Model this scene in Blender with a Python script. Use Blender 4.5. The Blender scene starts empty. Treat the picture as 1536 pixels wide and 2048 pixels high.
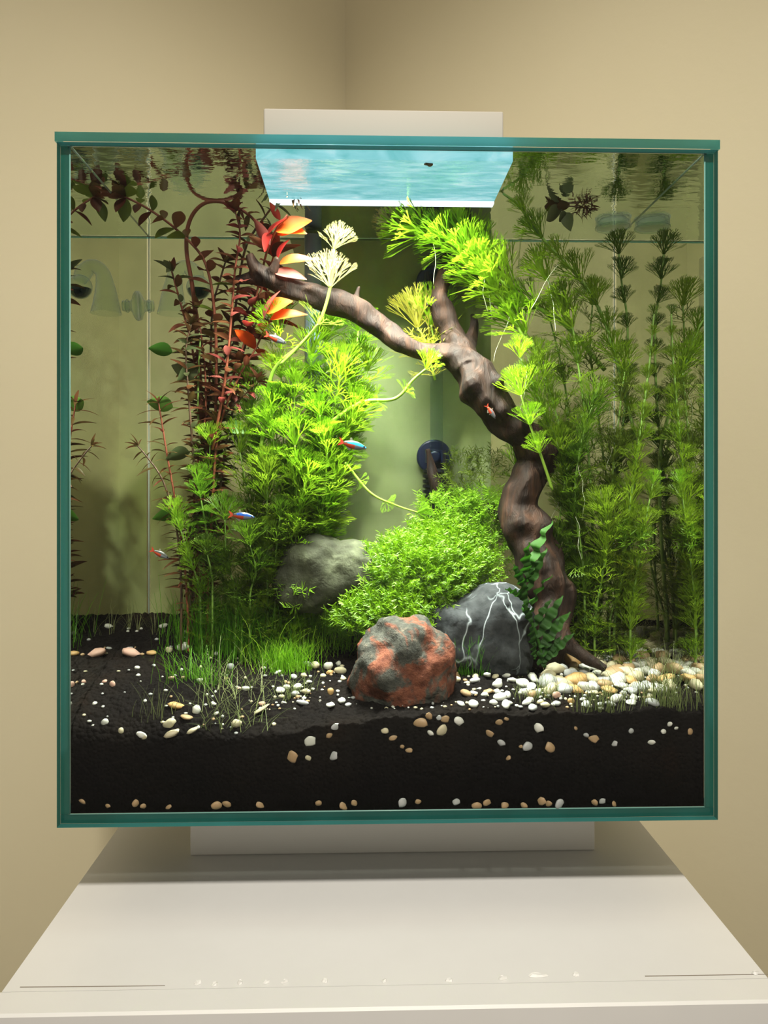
import bpy, bmesh, math, random
from mathutils import Vector, Matrix, noise

# ------------------------------------------------------------------ camera, world, lights
sc = bpy.context.scene
COL = sc.collection
F = 1538.0                       # focal length in pixels of the 1536x2048 frame
HZ = 967.0                       # image row of the horizon
YAW = math.radians(1.57)
CAM = Vector((-0.0182, -0.4938, 0.28))
FWD = Vector((math.sin(YAW), math.cos(YAW), 0))
RGT = Vector((math.cos(YAW), -math.sin(YAW), 0))

cd = bpy.data.cameras.new('camera')
cd.lens = F / 2048 * 36
cd.sensor_width = 36
cd.shift_y = -(1024 - HZ) / 2048
cd.clip_start = 0.01
cam = bpy.data.objects.new('camera', cd)
COL.objects.link(cam)
cam.location = CAM
cam.rotation_euler = (math.pi / 2, 0, -YAW)
sc.camera = cam

sc.view_settings.view_transform = 'Standard'
sc.view_settings.look = 'None'
sc.view_settings.gamma = 1
sc.view_settings.use_curve_mapping = False
sc.view_settings.exposure = 0.0
sc.cycles.use_denoising = True
sc.cycles.use_adaptive_sampling = True
sc.cycles.adaptive_threshold = 0.05
sc.cycles.max_bounces = 6
sc.cycles.diffuse_bounces = 3
sc.cycles.glossy_bounces = 3
sc.cycles.transmission_bounces = 4
sc.cycles.transparent_max_bounces = 32
sc.cycles.caustics_reflective = False
sc.cycles.caustics_refractive = False

world = bpy.data.worlds.new('world')
sc.world = world
world.use_nodes = True
wb = world.node_tree.nodes['Background']
wb.inputs[0].default_value = (1.0, 0.92, 0.79, 1)
wb.inputs[1].default_value = 0.33


def area_light(name, loc, target, size, power, color, size_y=None, spread=None):
    l = bpy.data.lights.new(name, 'AREA')
    l.energy = power
    l.color = color
    l.size = size
    if size_y:
        l.shape = 'RECTANGLE'
        l.size_y = size_y
    if spread:
        l.spread = math.radians(spread)
    o = bpy.data.objects.new(name, l)
    COL.objects.link(o)
    o.location = loc
    d = (Vector(target) - Vector(loc)).normalized()
    o.rotation_euler = d.to_track_quat('-Z', 'Y').to_euler()
    return o


sp = bpy.data.lights.new('ceiling_spot', 'SPOT')
sp.energy = 205
sp.color = (1.0, 0.95, 0.86)
sp.shadow_soft_size = 0.07
sp.spot_size = math.radians(40.5)
sp.spot_blend = 1.0
so = bpy.data.objects.new('ceiling_spot', sp)
COL.objects.link(so)
so.location = (0.1, -1.35, 1.75)
so.rotation_euler = (Vector((0, 0.25, 0.27)) - so.location).to_track_quat('-Z', 'Y').to_euler()
area_light('ceiling_lamp', (0.05, -0.35, 2.3), (0, 0.0, 0.1), 0.7, 4, (1.0, 0.90, 0.74))


# ------------------------------------------------------------------ pixel helpers
def ray(px, py):
    return FWD + RGT * ((px - 768) / F) + Vector((0, 0, (HZ - py) / F))


def P(px, py, Y):
    d = ray(px, py)
    return CAM + d * ((Y - CAM.y) / d.y)


def PXS(Y):                       # metres per pixel at depth Y
    return (Y - CAM.y) / F


# ------------------------------------------------------------------ object helpers
def link(o, parent=None):
    COL.objects.link(o)
    if parent is not None:
        o.parent = parent
    return o


def tag(o, label=None, cat=None, group=None, kind=None):
    if label:
        o['label'] = label
    if cat:
        o['category'] = cat
    if group:
        o['group'] = group
    if kind:
        o['kind'] = kind
    return o


def empty(name, loc):
    o = bpy.data.objects.new(name, None)
    o.empty_display_size = 0.01
    COL.objects.link(o)
    o.location = loc
    return o


def mesh_from(name, V, Fc, mats, smooth=False, midx=None):
    me = bpy.data.meshes.new(name)
    me.from_pydata([tuple(v) for v in V], [], Fc)
    if not isinstance(mats, (list, tuple)):
        mats = [mats]
    for m in mats:
        me.materials.append(m)
    if smooth:
        me.polygons.foreach_set('use_smooth', [True] * len(me.polygons))
    if midx:
        me.polygons.foreach_set('material_index', midx)
    me.update()
    return me


def obj(name, me, parent=None, loc=None):
    o = bpy.data.objects.new(name, me)
    link(o, parent)
    if loc is not None:
        o.location = loc
    return o


def rel(parent, pts):             # world points into the frame of an unrotated parent
    return [Vector(p) - parent.location for p in pts]


def box_vf(lo, hi):
    x0, y0, z0 = lo
    x1, y1, z1 = hi
    V = [(x0, y0, z0), (x1, y0, z0), (x1, y1, z0), (x0, y1, z0), (x0, y0, z1), (x1, y0, z1), (x1, y1, z1), (x0, y1, z1)]
    Fc = [(0, 3, 2, 1), (4, 5, 6, 7), (0, 1, 5, 4), (1, 2, 6, 5), (2, 3, 7, 6), (3, 0, 4, 7)]   # bottom top front right back left
    return [Vector(v) for v in V], Fc


def box(name, lo, hi, mat, parent=None, bevel=0.0, seg=3, midx=None):
    V, Fc = box_vf(lo, hi)
    if parent is not None:
        V = rel(parent, V)
    me = mesh_from(name, V, Fc, mat, midx=midx)
    if bevel:
        bm = bmesh.new()
        bm.from_mesh(me)
        bmesh.ops.bevel(bm, geom=bm.edges[:], offset=bevel, segments=seg, affect='EDGES', profile=0.5)
        bm.to_mesh(me)
        bm.free()
        me.polygons.foreach_set('use_smooth', [True] * len(me.polygons))
        o = obj(name, me, parent)
        return o
    return obj(name, me, parent)


def catmull(pts, n):
    pts = [Vector(p) for p in pts]
    if len(pts) < 3:
        pts = [pts[0], (pts[0] + pts[-1]) / 2, pts[-1]]
    ext = [pts[0] * 2 - pts[1]] + pts + [pts[-1] * 2 - pts[-2]]
    out = []
    for i in range(1, len(ext) - 2):
        p0, p1, p2, p3 = ext[i - 1:i + 3]
        for k in range(n):
            t = k / n
            out.append(0.5 * ((2 * p1) + (p2 - p0) * t + (2 * p0 - 5 * p1 + 4 * p2 - p3) * t * t + (3 * p1 - p0 - 3 * p2 + p3) * t ** 3))
    out.append(pts[-1])
    return out


def lerp_list(vals, n):
    out = []
    for i in range(len(vals) - 1):
        for k in range(n):
            t = k / n
            out.append(vals[i] * (1 - t) + vals[i + 1] * t)
    out.append(vals[-1])
    return out


def tube_vf(pts, rad, seg=6, cap=True, V=None, Fc=None, wob=0.0, wsc=60.0):
    V = [] if V is None else V
    Fc = [] if Fc is None else Fc
    n = len(pts)
    up = Vector((0.3, 1, 0.2)).normalized()
    base = len(V)
    for i, p in enumerate(pts):
        t = (pts[min(i + 1, n - 1)] - pts[max(i - 1, 0)])
        if t.length < 1e-9:
            t = Vector((0, 0, 1))
        t.normalize()
        a = up - t * up.dot(t)
        if a.length < 1e-3:
            a = t.orthogonal()
        a.normalize()
        b = t.cross(a)
        up = a
        r = rad[i] if isinstance(rad, (list, tuple)) else rad
        for k in range(seg):
            an = 2 * math.pi * k / seg
            dv = a * math.cos(an) + b * math.sin(an)
            rr = r
            if wob:
                rr = r * (1 + wob * noise.noise((p + dv * r) * wsc) + wob * 0.5 * noise.noise(Vector((an * 1.3, i * 0.12, r * 300))))
            V.append(p + dv * rr)
    for i in range(n - 1):
        for k in range(seg):
            k2 = (k + 1) % seg
            Fc.append((base + i * seg + k, base + i * seg + k2, base + (i + 1) * seg + k2, base + (i + 1) * seg + k))
    if cap:
        Fc.append(tuple(base + k for k in reversed(range(seg))))
        Fc.append(tuple(base + (n - 1) * seg + k for k in range(seg)))
    return V, Fc


def lathe_vf(prof, seg=20, axis=Vector((0, 0, 1)), origin=Vector((0, 0, 0))):
    axis = axis.normalized()
    a = axis.orthogonal().normalized()
    b = axis.cross(a)
    V, Fc = [], []
    for r, h in prof:
        for k in range(seg):
            an = 2 * math.pi * k / seg
            V.append(origin + axis * h + (a * math.cos(an) + b * math.sin(an)) * r)
    for i in range(len(prof) - 1):
        for k in range(seg):
            k2 = (k + 1) % seg
            Fc.append((i * seg + k, i * seg + k2, (i + 1) * seg + k2, (i + 1) * seg + k))
    Fc.append(tuple(reversed(range(seg))))
    Fc.append(tuple((len(prof) - 1) * seg + k for k in range(seg)))
    return V, Fc


# ------------------------------------------------------------------ materials
class NT:
    def __init__(s, name):
        s.m = bpy.data.materials.new(name)
        s.m.use_nodes = True
        s.t = s.m.node_tree
        s.t.nodes.clear()
        s.out = s.n('ShaderNodeOutputMaterial')

    def n(s, typ, **kw):
        nd = s.t.nodes.new(typ)
        for k, v in kw.items():
            if hasattr(nd, k) and k not in nd.inputs:
                setattr(nd, k, v)
            else:
                nd.inputs[k].default_value = v
        return nd

    def l(s, a, b):
        s.t.links.new(a, b)

    def ramp(s, fac, stops):
        r = s.n('ShaderNodeValToRGB')
        els = r.color_ramp.elements
        while len(els) < len(stops):
            els.new(0.5)
        for e, (p, c) in zip(els, stops):
            e.position = p
            e.color = (*c, 1)
        s.l(fac, r.inputs[0])
        return r.outputs[0]

    def noise(s, scale, detail=4, rough=0.55, vec=None, dist=0.0):
        nd = s.n('ShaderNodeTexNoise')
        nd.inputs['Scale'].default_value = scale
        nd.inputs['Detail'].default_value = detail
        nd.inputs['Roughness'].default_value = rough
        nd.inputs['Distortion'].default_value = dist
        if vec is not None:
            s.l(vec, nd.inputs['Vector'])
        return nd.outputs['Fac']

    def coord(s, scale=(1, 1, 1), kind='Object'):
        tc = s.n('ShaderNodeTexCoord')
        mp = s.n('ShaderNodeMapping')
        mp.inputs['Scale'].default_value = scale
        s.l(tc.outputs[kind], mp.inputs['Vector'])
        return mp.outputs[0]

    def bump(s, h, strength=0.3, dist=0.001):
        b = s.n('ShaderNodeBump')
        b.inputs['Strength'].default_value = strength
        b.inputs['Distance'].default_value = dist
        s.l(h, b.inputs['Height'])
        return b.outputs[0]


def principled(name, color, rough=0.5, spec=0.5, bump=None, ramp=None, metallic=0.0):
    """color tuple; ramp=(scale, stops[, detail]); bump=(scale, strength, dist)"""
    t = NT(name)
    p = t.n('ShaderNodeBsdfPrincipled')
    p.inputs['Base Color'].default_value = (*color, 1)
    p.inputs['Roughness'].default_value = rough
    p.inputs['Specular IOR Level'].default_value = spec
    p.inputs['Metallic'].default_value = metallic
    if ramp:
        t.l(t.ramp(t.noise(ramp[0], ramp[2] if len(ramp) > 2 else 5, vec=t.coord()), ramp[1]), p.inputs['Base Color'])
    if bump:
        t.l(t.bump(t.noise(bump[0], 5, vec=t.coord()), bump[1], bump[2]), p.inputs['Normal'])
    t.l(p.outputs[0], t.out.inputs[0])
    return t.m


def leaf_mat(name, c1, c2, trans=0.45, rough=0.45):
    """thin leaf: diffuse + translucent, every object a little different"""
    t = NT(name)
    oi = t.n('ShaderNodeObjectInfo')
    mx = t.n('ShaderNodeMix', data_type='RGBA')
    mx.inputs['A'].default_value = (*c1, 1)
    mx.inputs['B'].default_value = (*c2, 1)
    nz = t.noise(180, 2, vec=t.coord())
    ad = t.n('ShaderNodeMath', operation='ADD')
    t.l(oi.outputs['Random'], ad.inputs[0])
    t.l(nz, ad.inputs[1])
    sb = t.n('ShaderNodeMath', operation='SUBTRACT')
    t.l(ad.outputs[0], sb.inputs[0])
    sb.inputs[1].default_value = 0.5
    sb.use_clamp = True
    t.l(sb.outputs[0], mx.inputs[0])
    colr = [o for o in mx.outputs if o.type == 'RGBA'][0]
    for s_ in mx.inputs:
        if s_.type == 'RGBA' and s_.name == 'A':
            s_.default_value = (*c1, 1)
        if s_.type == 'RGBA' and s_.name == 'B':
            s_.default_value = (*c2, 1)
    d = t.n('ShaderNodeBsdfDiffuse')
    tr = t.n('ShaderNodeBsdfTranslucent')
    g = t.n('ShaderNodeBsdfGlossy')
    g.inputs['Roughness'].default_value = rough
    t.l(colr, d.inputs[0])
    t.l(colr, tr.inputs[0])
    g.inputs[0].default_value = (0.9, 0.95, 0.8, 1)
    m1 = t.n('ShaderNodeMixShader')
    m1.inputs[0].default_value = trans
    t.l(d.outputs[0], m1.inputs[1])
    t.l(tr.outputs[0], m1.inputs[2])
    m2 = t.n('ShaderNodeMixShader')
    m2.inputs[0].default_value = 0.02
    t.l(m1.outputs[0], m2.inputs[1])
    t.l(g.outputs[0], m2.inputs[2])
    t.l(m2.outputs[0], t.out.inputs[0])
    return t.m


def clear_mat(name, ior, tint=(1, 1, 1), refl=(1, 1, 1), inside=True, ripple=None, grazing=None):
    """clear sheet: straight transmission plus Fresnel mirror; inside=True also mirrors (totally, past the critical angle) from within"""
    t = NT(name)
    fr = t.n('ShaderNodeFresnel')
    fr.inputs['IOR'].default_value = ior
    tr = t.n('ShaderNodeBsdfTransparent')
    tr.inputs[0].default_value = (*tint, 1)
    g = t.n('ShaderNodeBsdfGlossy')
    g.inputs['Roughness'].default_value = 0.0
    g.inputs[0].default_value = (*refl, 1)
    if ripple:
        nb = t.bump(t.noise(ripple[0], 3, vec=t.coord((1, 2.2, 1))), ripple[1], ripple[2])
        t.l(nb, g.inputs['Normal'])
    fac = fr.outputs[0]
    if not inside:
        ge = t.n('ShaderNodeNewGeometry')
        m = t.n('ShaderNodeMath', operation='SUBTRACT')
        m.inputs[0].default_value = 1.0
        t.l(ge.outputs['Backfacing'], m.inputs[1])
        m2 = t.n('ShaderNodeMath', operation='MULTIPLY')
        t.l(fac, m2.inputs[0])
        t.l(m.outputs[0], m2.inputs[1])
        fac = m2.outputs[0]
    if grazing:                   # mirrors completely at very flat angles, from both sides
        ge = t.n('ShaderNodeNewGeometry')
        dt = t.n('ShaderNodeVectorMath', operation='DOT_PRODUCT')
        t.l(ge.outputs['Incoming'], dt.inputs[0])
        t.l(ge.outputs['True Normal'], dt.inputs[1])
        ab = t.n('ShaderNodeMath', operation='ABSOLUTE')
        t.l(dt.outputs['Value'], ab.inputs[0])
        mr = t.n('ShaderNodeMapRange')
        t.l(ab.outputs[0], mr.inputs['Value'])
        mr.inputs['From Min'].default_value = grazing[0]
        mr.inputs['From Max'].default_value = grazing[1]
        mr.inputs['To Min'].default_value = 0.94
        mr.inputs['To Max'].default_value = 0.0
        mm = t.n('ShaderNodeMath', operation='MAXIMUM')
        t.l(fac, mm.inputs[0])
        t.l(mr.outputs[0], mm.inputs[1])
        fac = mm.outputs[0]
    mx = t.n('ShaderNodeMixShader')
    t.l(fac, mx.inputs[0])
    t.l(tr.outputs[0], mx.inputs[1])
    t.l(g.outputs[0], mx.inputs[2])
    t.l(mx.outputs[0], t.out.inputs[0])
    return t.m


M = {}


def wall_material():
    t = NT('wall_paint')
    p = t.n('ShaderNodeBsdfPrincipled')
    p.inputs['Roughness'].default_value = 0.75
    p.inputs['Specular IOR Level'].default_value = 0.2
    c = t.ramp(t.noise(3.0, 3, vec=t.coord()), [(0.3, (0.645, 0.575, 0.39)), (0.7, (0.675, 0.605, 0.42))])
    t.l(c, p.inputs['Base Color'])
    t.l(t.bump(t.noise(140, 3, vec=t.coord()), 0.12, 0.001), p.inputs['Normal'])
    t.l(p.outputs[0], t.out.inputs[0])
    return t.m


M['wall'] = wall_material()
M['floor'] = principled('floor_wood', (0.25, 0.15, 0.08), 0.5, ramp=(8, [(0.3, (0.2, 0.11, 0.06)), (0.7, (0.3, 0.19, 0.1))]))
M['white_paint'] = principled('white_paint', (0.80, 0.75, 0.66), 0.35, 0.4, ramp=(30, [(0.2, (0.76, 0.745, 0.715)), (0.8, (0.79, 0.775, 0.745))]), bump=(120, 0.03, 0.0005))
M['white_plastic'] = principled('white_plastic', (0.80, 0.775, 0.72), 0.45, 0.3)
M['hood_plastic'] = principled('dimmed_beige_hood_plastic', (0.41, 0.38, 0.325), 0.6, 0.2)  # stand plastic, aged beige and painted darker for the weaker light up there
M['paint_chip'] = principled('paint_chip', (0.74, 0.725, 0.69), 0.5)
M['chip_dirt'] = principled('chip_dirt', (0.25, 0.21, 0.16), 0.8)
M['glass'] = clear_mat('tank_glass', 1.22, (0.95, 0.965, 0.95), inside=False)
M['water'] = clear_mat('water_side', 1.33, (1, 1, 1), (0.91, 0.93, 0.90))
M['water_top'] = clear_mat('water_top', 1.33, (1, 1, 1), (0.90, 0.97, 0.94), ripple=(45, 0.10, 0.004))
M['water_front'] = clear_mat('water_front_face', 1.2, (0.99, 1.0, 0.985), grazing=(0.30, 0.46))  # grazing cutoff added to keep the tank lamp's light off the shelf
M['water_open'] = clear_mat('water_back_face', 1.05, (0.99, 1.0, 0.985), inside=False)


def rim_glass():
    t = NT('bulb_glass')
    lw = t.n('ShaderNodeLayerWeight')
    lw.inputs[0].default_value = 0.35
    pw = t.n('ShaderNodeMath', operation='POWER')
    t.l(lw.outputs['Facing'], pw.inputs[0])
    pw.inputs[1].default_value = 1.6
    mu = t.n('ShaderNodeMath', operation='MULTIPLY')
    t.l(pw.outputs[0], mu.inputs[0])
    mu.inputs[1].default_value = 1.0
    tr = t.n('ShaderNodeBsdfTransparent')
    tr.inputs[0].default_value = (0.86, 0.92, 0.90, 1)
    p = t.n('ShaderNodeBsdfPrincipled')
    p.inputs['Base Color'].default_value = (0.80, 0.86, 0.84, 1)
    p.inputs['Roughness'].default_value = 0.08
    mx = t.n('ShaderNodeMixShader')
    t.l(mu.outputs[0], mx.inputs[0])
    t.l(tr.outputs[0], mx.inputs[1])
    t.l(p.outputs[0], mx.inputs[2])
    t.l(mx.outputs[0], t.out.inputs[0])
    return t.m


M['bulb_glass'] = rim_glass()


def edge_material(name='glass_edge', k=0.2):
    t = NT(name)
    d = t.n('ShaderNodeBsdfDiffuse')
    tr = t.n('ShaderNodeBsdfTranslucent')
    c = t.ramp(t.noise(25, 4, vec=t.coord((1, 1, 0.3))), [(0.3, (0.003, 0.066, 0.052)), (0.75, (0.007, 0.11, 0.098))])
    t.l(c, d.inputs[0])
    tr.inputs[0].default_value = (0.28, 0.88, 0.93, 1)
    g = t.n('ShaderNodeBsdfGlossy')
    g.inputs['Roughness'].default_value = 0.12
    m1 = t.n('ShaderNodeMixShader')
    m1.inputs[0].default_value = k
    t.l(d.outputs[0], m1.inputs[1])
    t.l(tr.outputs[0], m1.inputs[2])
    m2 = t.n('ShaderNodeMixShader')
    m2.inputs[0].default_value = 0.05
    t.l(m1.outputs[0], m2.inputs[1])
    t.l(g.outputs[0], m2.inputs[2])
    t.l(m2.outputs[0], t.out.inputs[0])
    return t.m


M['edge'] = edge_material()
M['edge_top'] = edge_material('glass_edge_lamplit', 0.8)  # same glass edge, extra translucency stands in for lamp light piped along it
M['seam'] = principled('silicone_seam', (0.20, 0.40, 0.36), 0.3)
M['seam_pale'] = principled('polished_seam', (0.62, 0.78, 0.76), 0.2)


def algae_material():
    t = NT('algae_film')
    n1 = t.noise(14, 5, vec=t.coord((1, 1, 0.6)))
    cov = t.ramp(n1, [(0.30, (0.07, 0.07, 0.07)), (0.72, (0.29, 0.29, 0.29))])
    col = t.ramp(t.noise(9, 4, vec=t.coord((1, 1, 0.7))), [(0.3, (0.60, 0.64, 0.40)), (0.7, (0.48, 0.58, 0.17))])
    d = t.n('ShaderNodeBsdfDiffuse')
    t.l(col, d.inputs[0])
    tr = t.n('ShaderNodeBsdfTransparent')
    tr.inputs[0].default_value = (0.82, 0.85, 0.74, 1)
    mx = t.n('ShaderNodeMixShader')
    t.l(cov, mx.inputs[0])
    t.l(tr.outputs[0], mx.inputs[1])
    t.l(d.outputs[0], mx.inputs[2])
    t.l(mx.outputs[0], t.out.inputs[0])
    return t.m


M['algae'] = algae_material()


def soil_material():
    t = NT('black_soil')
    p = t.n('ShaderNodeBsdfPrincipled')
    p.inputs['Roughness'].default_value = 0.85
    p.inputs['Specular IOR Level'].default_value = 0.04
    v = t.n('ShaderNodeTexVoronoi')
    v.inputs['Scale'].default_value = 380
    t.l(t.coord(), v.inputs['Vector'])
    c = t.ramp(t.noise(18, 4, vec=t.coord()), [(0.35, (0.005, 0.004, 0.004)), (0.6, (0.008, 0.006, 0.005)), (0.8, (0.015, 0.008, 0.005))])
    t.l(c, p.inputs['Base Color'])
    iv = t.n('ShaderNodeMath', operation='SUBTRACT')
    iv.inputs[0].default_value = 1
    t.l(v.outputs['Distance'], iv.inputs[1])
    t.l(t.bump(iv.outputs[0], 0.8, 0.0015), p.inputs['Normal'])
    t.l(p.outputs[0], t.out.inputs[0])
    return t.m


M['soil'] = soil_material()


def wood_material():
    t = NT('driftwood_bark')
    p = t.n('ShaderNodeBsdfPrincipled')
    p.inputs['Roughness'].default_value = 0.7
    p.inputs['Specular IOR Level'].default_value = 0.25
    vec = t.coord((1.0, 1.0, 0.22))
    n1 = t.noise(120, 6, 0.65, vec, 0.6)
    c = t.ramp(n1, [(0.30, (0.006, 0.0028, 0.002)), (0.52, (0.020, 0.0085, 0.0048)), (0.80, (0.078, 0.032, 0.016))])
    t.l(c, p.inputs['Base Color'])
    t.l(t.bump(n1, 0.9, 0.003), p.inputs['Normal'])
    t.l(p.outputs[0], t.out.inputs[0])
    return t.m


M['wood'] = wood_material()


def red_rock_material():
    t = NT('red_lava_rock')
    p = t.n('ShaderNodeBsdfPrincipled')
    p.inputs['Roughness'].default_value = 0.8
    p.inputs['Specular IOR Level'].default_value = 0.2
    nb = t.noise(26, 5, 0.6, t.coord(), 0.8)
    nf = t.noise(160, 5, 0.7, t.coord())
    red = t.ramp(nf, [(0.3, (0.085, 0.024, 0.015)), (0.7, (0.25, 0.085, 0.048))])
    blk = t.ramp(nf, [(0.3, (0.022, 0.024, 0.021)), (0.6, (0.085, 0.08, 0.068)), (0.8, (0.26, 0.20, 0.15))])
    msk = t.ramp(nb, [(0.47, (0, 0, 0)), (0.53, (1, 1, 1))])
    mx = t.n('ShaderNodeMix', data_type='RGBA')
    t.l(msk, mx.inputs[0])
    ins = [i for i in mx.inputs if i.type == 'RGBA']
    t.l(blk, ins[0])
    t.l(red, ins[1])
    t.l([o for o in mx.outputs if o.type == 'RGBA'][0], p.inputs['Base Color'])
    t.l(t.bump(nf, 0.8, 0.003), p.inputs['Normal'])
    t.l(p.outputs[0], t.out.inputs[0])
    return t.m


def veined_rock_material():
    t = NT('veined_grey_rock')
    p = t.n('ShaderNodeBsdfPrincipled')
    p.inputs['Roughness'].default_value = 0.85
    p.inputs['Specular IOR Level'].default_value = 0.15
    nf = t.noise(90, 6, 0.65, t.coord())
    base = t.ramp(nf, [(0.3, (0.014, 0.015, 0.017)), (0.7, (0.060, 0.062, 0.066))])
    w = t.coord((1, 1, 0.45))
    nd = t.n('ShaderNodeTexNoise')
    nd.inputs['Scale'].default_value = 34
    nd.inputs['Detail'].default_value = 3
    t.l(w, nd.inputs['Vector'])
    ad = t.n('ShaderNodeMix', data_type='RGBA')
    ad.inputs[0].default_value = 0.035
    ins = [i for i in ad.inputs if i.type == 'RGBA']
    t.l(w, ins[0])
    t.l(nd.outputs['Color'], ins[1])
    v = t.n('ShaderNodeTexVoronoi', feature='DISTANCE_TO_EDGE')
    v.inputs['Scale'].default_value = 42
    t.l([o for o in ad.outputs if o.type == 'RGBA'][0], v.inputs['Vector'])
    vein = t.ramp(v.outputs['Distance'], [(0.0, (0.9, 0.9, 0.9)), (0.018, (0.2, 0.2, 0.2)), (0.035, (0, 0, 0))])
    nb = t.ramp(t.noise(22, 2, vec=t.coord()), [(0.45, (0, 0, 0)), (0.62, (1, 1, 1))])
    mu = t.n('ShaderNodeMath', operation='MULTIPLY')
    t.l(vein, mu.inputs[0])
    t.l(nb, mu.inputs[1])
    mx = t.n('ShaderNodeMix', data_type='RGBA')
    t.l(mu.outputs[0], mx.inputs[0])
    ins = [i for i in mx.inputs if i.type == 'RGBA']
    t.l(base, ins[0])
    ins[1].default_value = (0.62, 0.68, 0.72, 1)
    t.l([o for o in mx.outputs if o.type == 'RGBA'][0], p.inputs['Base Color'])
    t.l(t.bump(nf, 0.5, 0.002), p.inputs['Normal'])
    t.l(p.outputs[0], t.out.inputs[0])
    return t.m


M['red_rock'] = red_rock_material()
M['veined_rock'] = veined_rock_material()
M['green_rock'] = principled('mossy_grey_rock', (0.1, 0.1, 0.07), 0.8, 0.2, bump=(90, 0.8, 0.003),
                             ramp=(40, [(0.3, (0.022, 0.022, 0.014)), (0.55, (0.06, 0.063, 0.038)), (0.78, (0.16, 0.17, 0.105))]))
M['navy_rubber'] = principled('navy_rubber', (0.012, 0.018, 0.055), 0.35, 0.5)
M['black_plastic'] = principled('black_plastic', (0.006, 0.007, 0.012), 0.4, 0.5)
M['pipe'] = clear_mat('clear_pipe', 1.4, (0.80, 0.86, 0.90), (0.9, 0.95, 1.0), inside=False)
M['grey_pipe'] = principled('pale_blue_pipe', (0.30, 0.38, 0.48), 0.3)
M['silicone'] = principled('clear_silicone', (0.45, 0.48, 0.50), 0.25)
M['indicator'] = principled('green_indicator', (0.004, 0.03, 0.022), 0.15)

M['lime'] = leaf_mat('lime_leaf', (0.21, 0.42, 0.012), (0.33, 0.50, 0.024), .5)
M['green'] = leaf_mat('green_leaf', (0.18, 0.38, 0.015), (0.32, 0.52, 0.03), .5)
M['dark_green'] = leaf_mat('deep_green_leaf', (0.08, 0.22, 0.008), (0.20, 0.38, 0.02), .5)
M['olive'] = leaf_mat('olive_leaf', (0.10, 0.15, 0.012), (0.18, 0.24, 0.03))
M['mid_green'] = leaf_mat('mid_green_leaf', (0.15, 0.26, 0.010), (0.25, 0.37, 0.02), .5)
M['shade_green'] = leaf_mat('dark_shaded_green_leaf', (0.06, 0.13, 0.005), (0.13, 0.22, 0.012), .5)  # deep green; on the low bush tufts it paints in their shade
M['cream'] = leaf_mat('cream_leaf', (0.24, 0.22, 0.08), (0.33, 0.26, 0.13))
M['gold'] = leaf_mat('golden_leaf', (0.40, 0.46, 0.03), (0.48, 0.40, 0.08))
M['red_leaf'] = leaf_mat('maroon_leaf', (0.13, 0.032, 0.018), (0.20, 0.08, 0.035))
M['brown_leaf'] = leaf_mat('brown_leaf', (0.07, 0.045, 0.012), (0.17, 0.075, 0.03))
M['olive_red'] = leaf_mat('olive_red_leaf', (0.13, 0.10, 0.025), (0.20, 0.055, 0.03))
M['orange'] = leaf_mat('orange_red_leaf', (0.60, 0.06, 0.008), (0.66, 0.13, 0.014))
M['crimson'] = leaf_mat('crimson_leaf', (0.34, 0.018, 0.018), (0.44, 0.05, 0.036))
M['pink'] = leaf_mat('pink_leaf', (0.26, 0.045, 0.04), (0.36, 0.10, 0.08))
M['broad'] = leaf_mat('broad_green_leaf', (0.06, 0.20, 0.02), (0.15, 0.32, 0.05))
M['dull_broad'] = leaf_mat('dull_broad_leaf', (0.10, 0.13, 0.05), (0.16, 0.18, 0.08))
M['fern'] = leaf_mat('fern_leaf', (0.010, 0.050, 0.003), (0.03, 0.115, 0.007), 0.35, 0.65)
M['grass'] = leaf_mat('grass_blade', (0.07, 0.24, 0.006), (0.16, 0.36, 0.014))
M['grass_lime'] = leaf_mat('lime_grass_blade', (0.17, 0.40, 0.01), (0.30, 0.48, 0.03))
M['grass_dry'] = leaf_mat('dry_grass_blade', (0.16, 0.20, 0.06), (0.30, 0.32, 0.14))
M['moss'] = leaf_mat('moss_leaf', (0.17, 0.34, 0.006), (0.28, 0.44, 0.012), .5)
M['stem_green'] = principled('green_stem', (0.18, 0.30, 0.05), 0.5)
M['stem_lime'] = principled('lime_stem', (0.33, 0.52, 0.06), 0.5)
M['stem_red'] = principled('red_stem', (0.26, 0.065, 0.03), 0.5)
M['stem_brown'] = principled('brown_stem', (0.10, 0.05, 0.025), 0.5)
M['root'] = principled('white_root', (0.62, 0.62, 0.42), 0.5)

PEB = {
    'white': principled('pebble_white', (0.8, 0.78, 0.7), 0.55, ramp=(260, [(0.3, (0.44, 0.43, 0.37)), (0.7, (0.64, 0.62, 0.57))])),
    'cream': principled('pebble_cream', (0.7, 0.6, 0.42), 0.55, ramp=(260, [(0.3, (0.36, 0.31, 0.19)), (0.7, (0.56, 0.49, 0.34))])),
    'tan': principled('pebble_tan', (0.5, 0.33, 0.17), 0.55, ramp=(260, [(0.3, (0.22, 0.13, 0.06)), (0.7, (0.42, 0.28, 0.15))])),
    'orange': principled('pebble_orange', (0.6, 0.36, 0.14), 0.55, ramp=(260, [(0.3, (0.38, 0.20, 0.07)), (0.7, (0.54, 0.35, 0.14))])),
    'pink': principled('pebble_pink', (0.55, 0.3, 0.24), 0.6, ramp=(260, [(0.3, (0.42, 0.22, 0.17)), (0.7, (0.66, 0.42, 0.33))])),
    'grey': principled('pebble_grey', (0.35, 0.34, 0.33), 0.55, ramp=(260, [(0.3, (0.22, 0.22, 0.22)), (0.7, (0.46, 0.45, 0.44))])),
}

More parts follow.
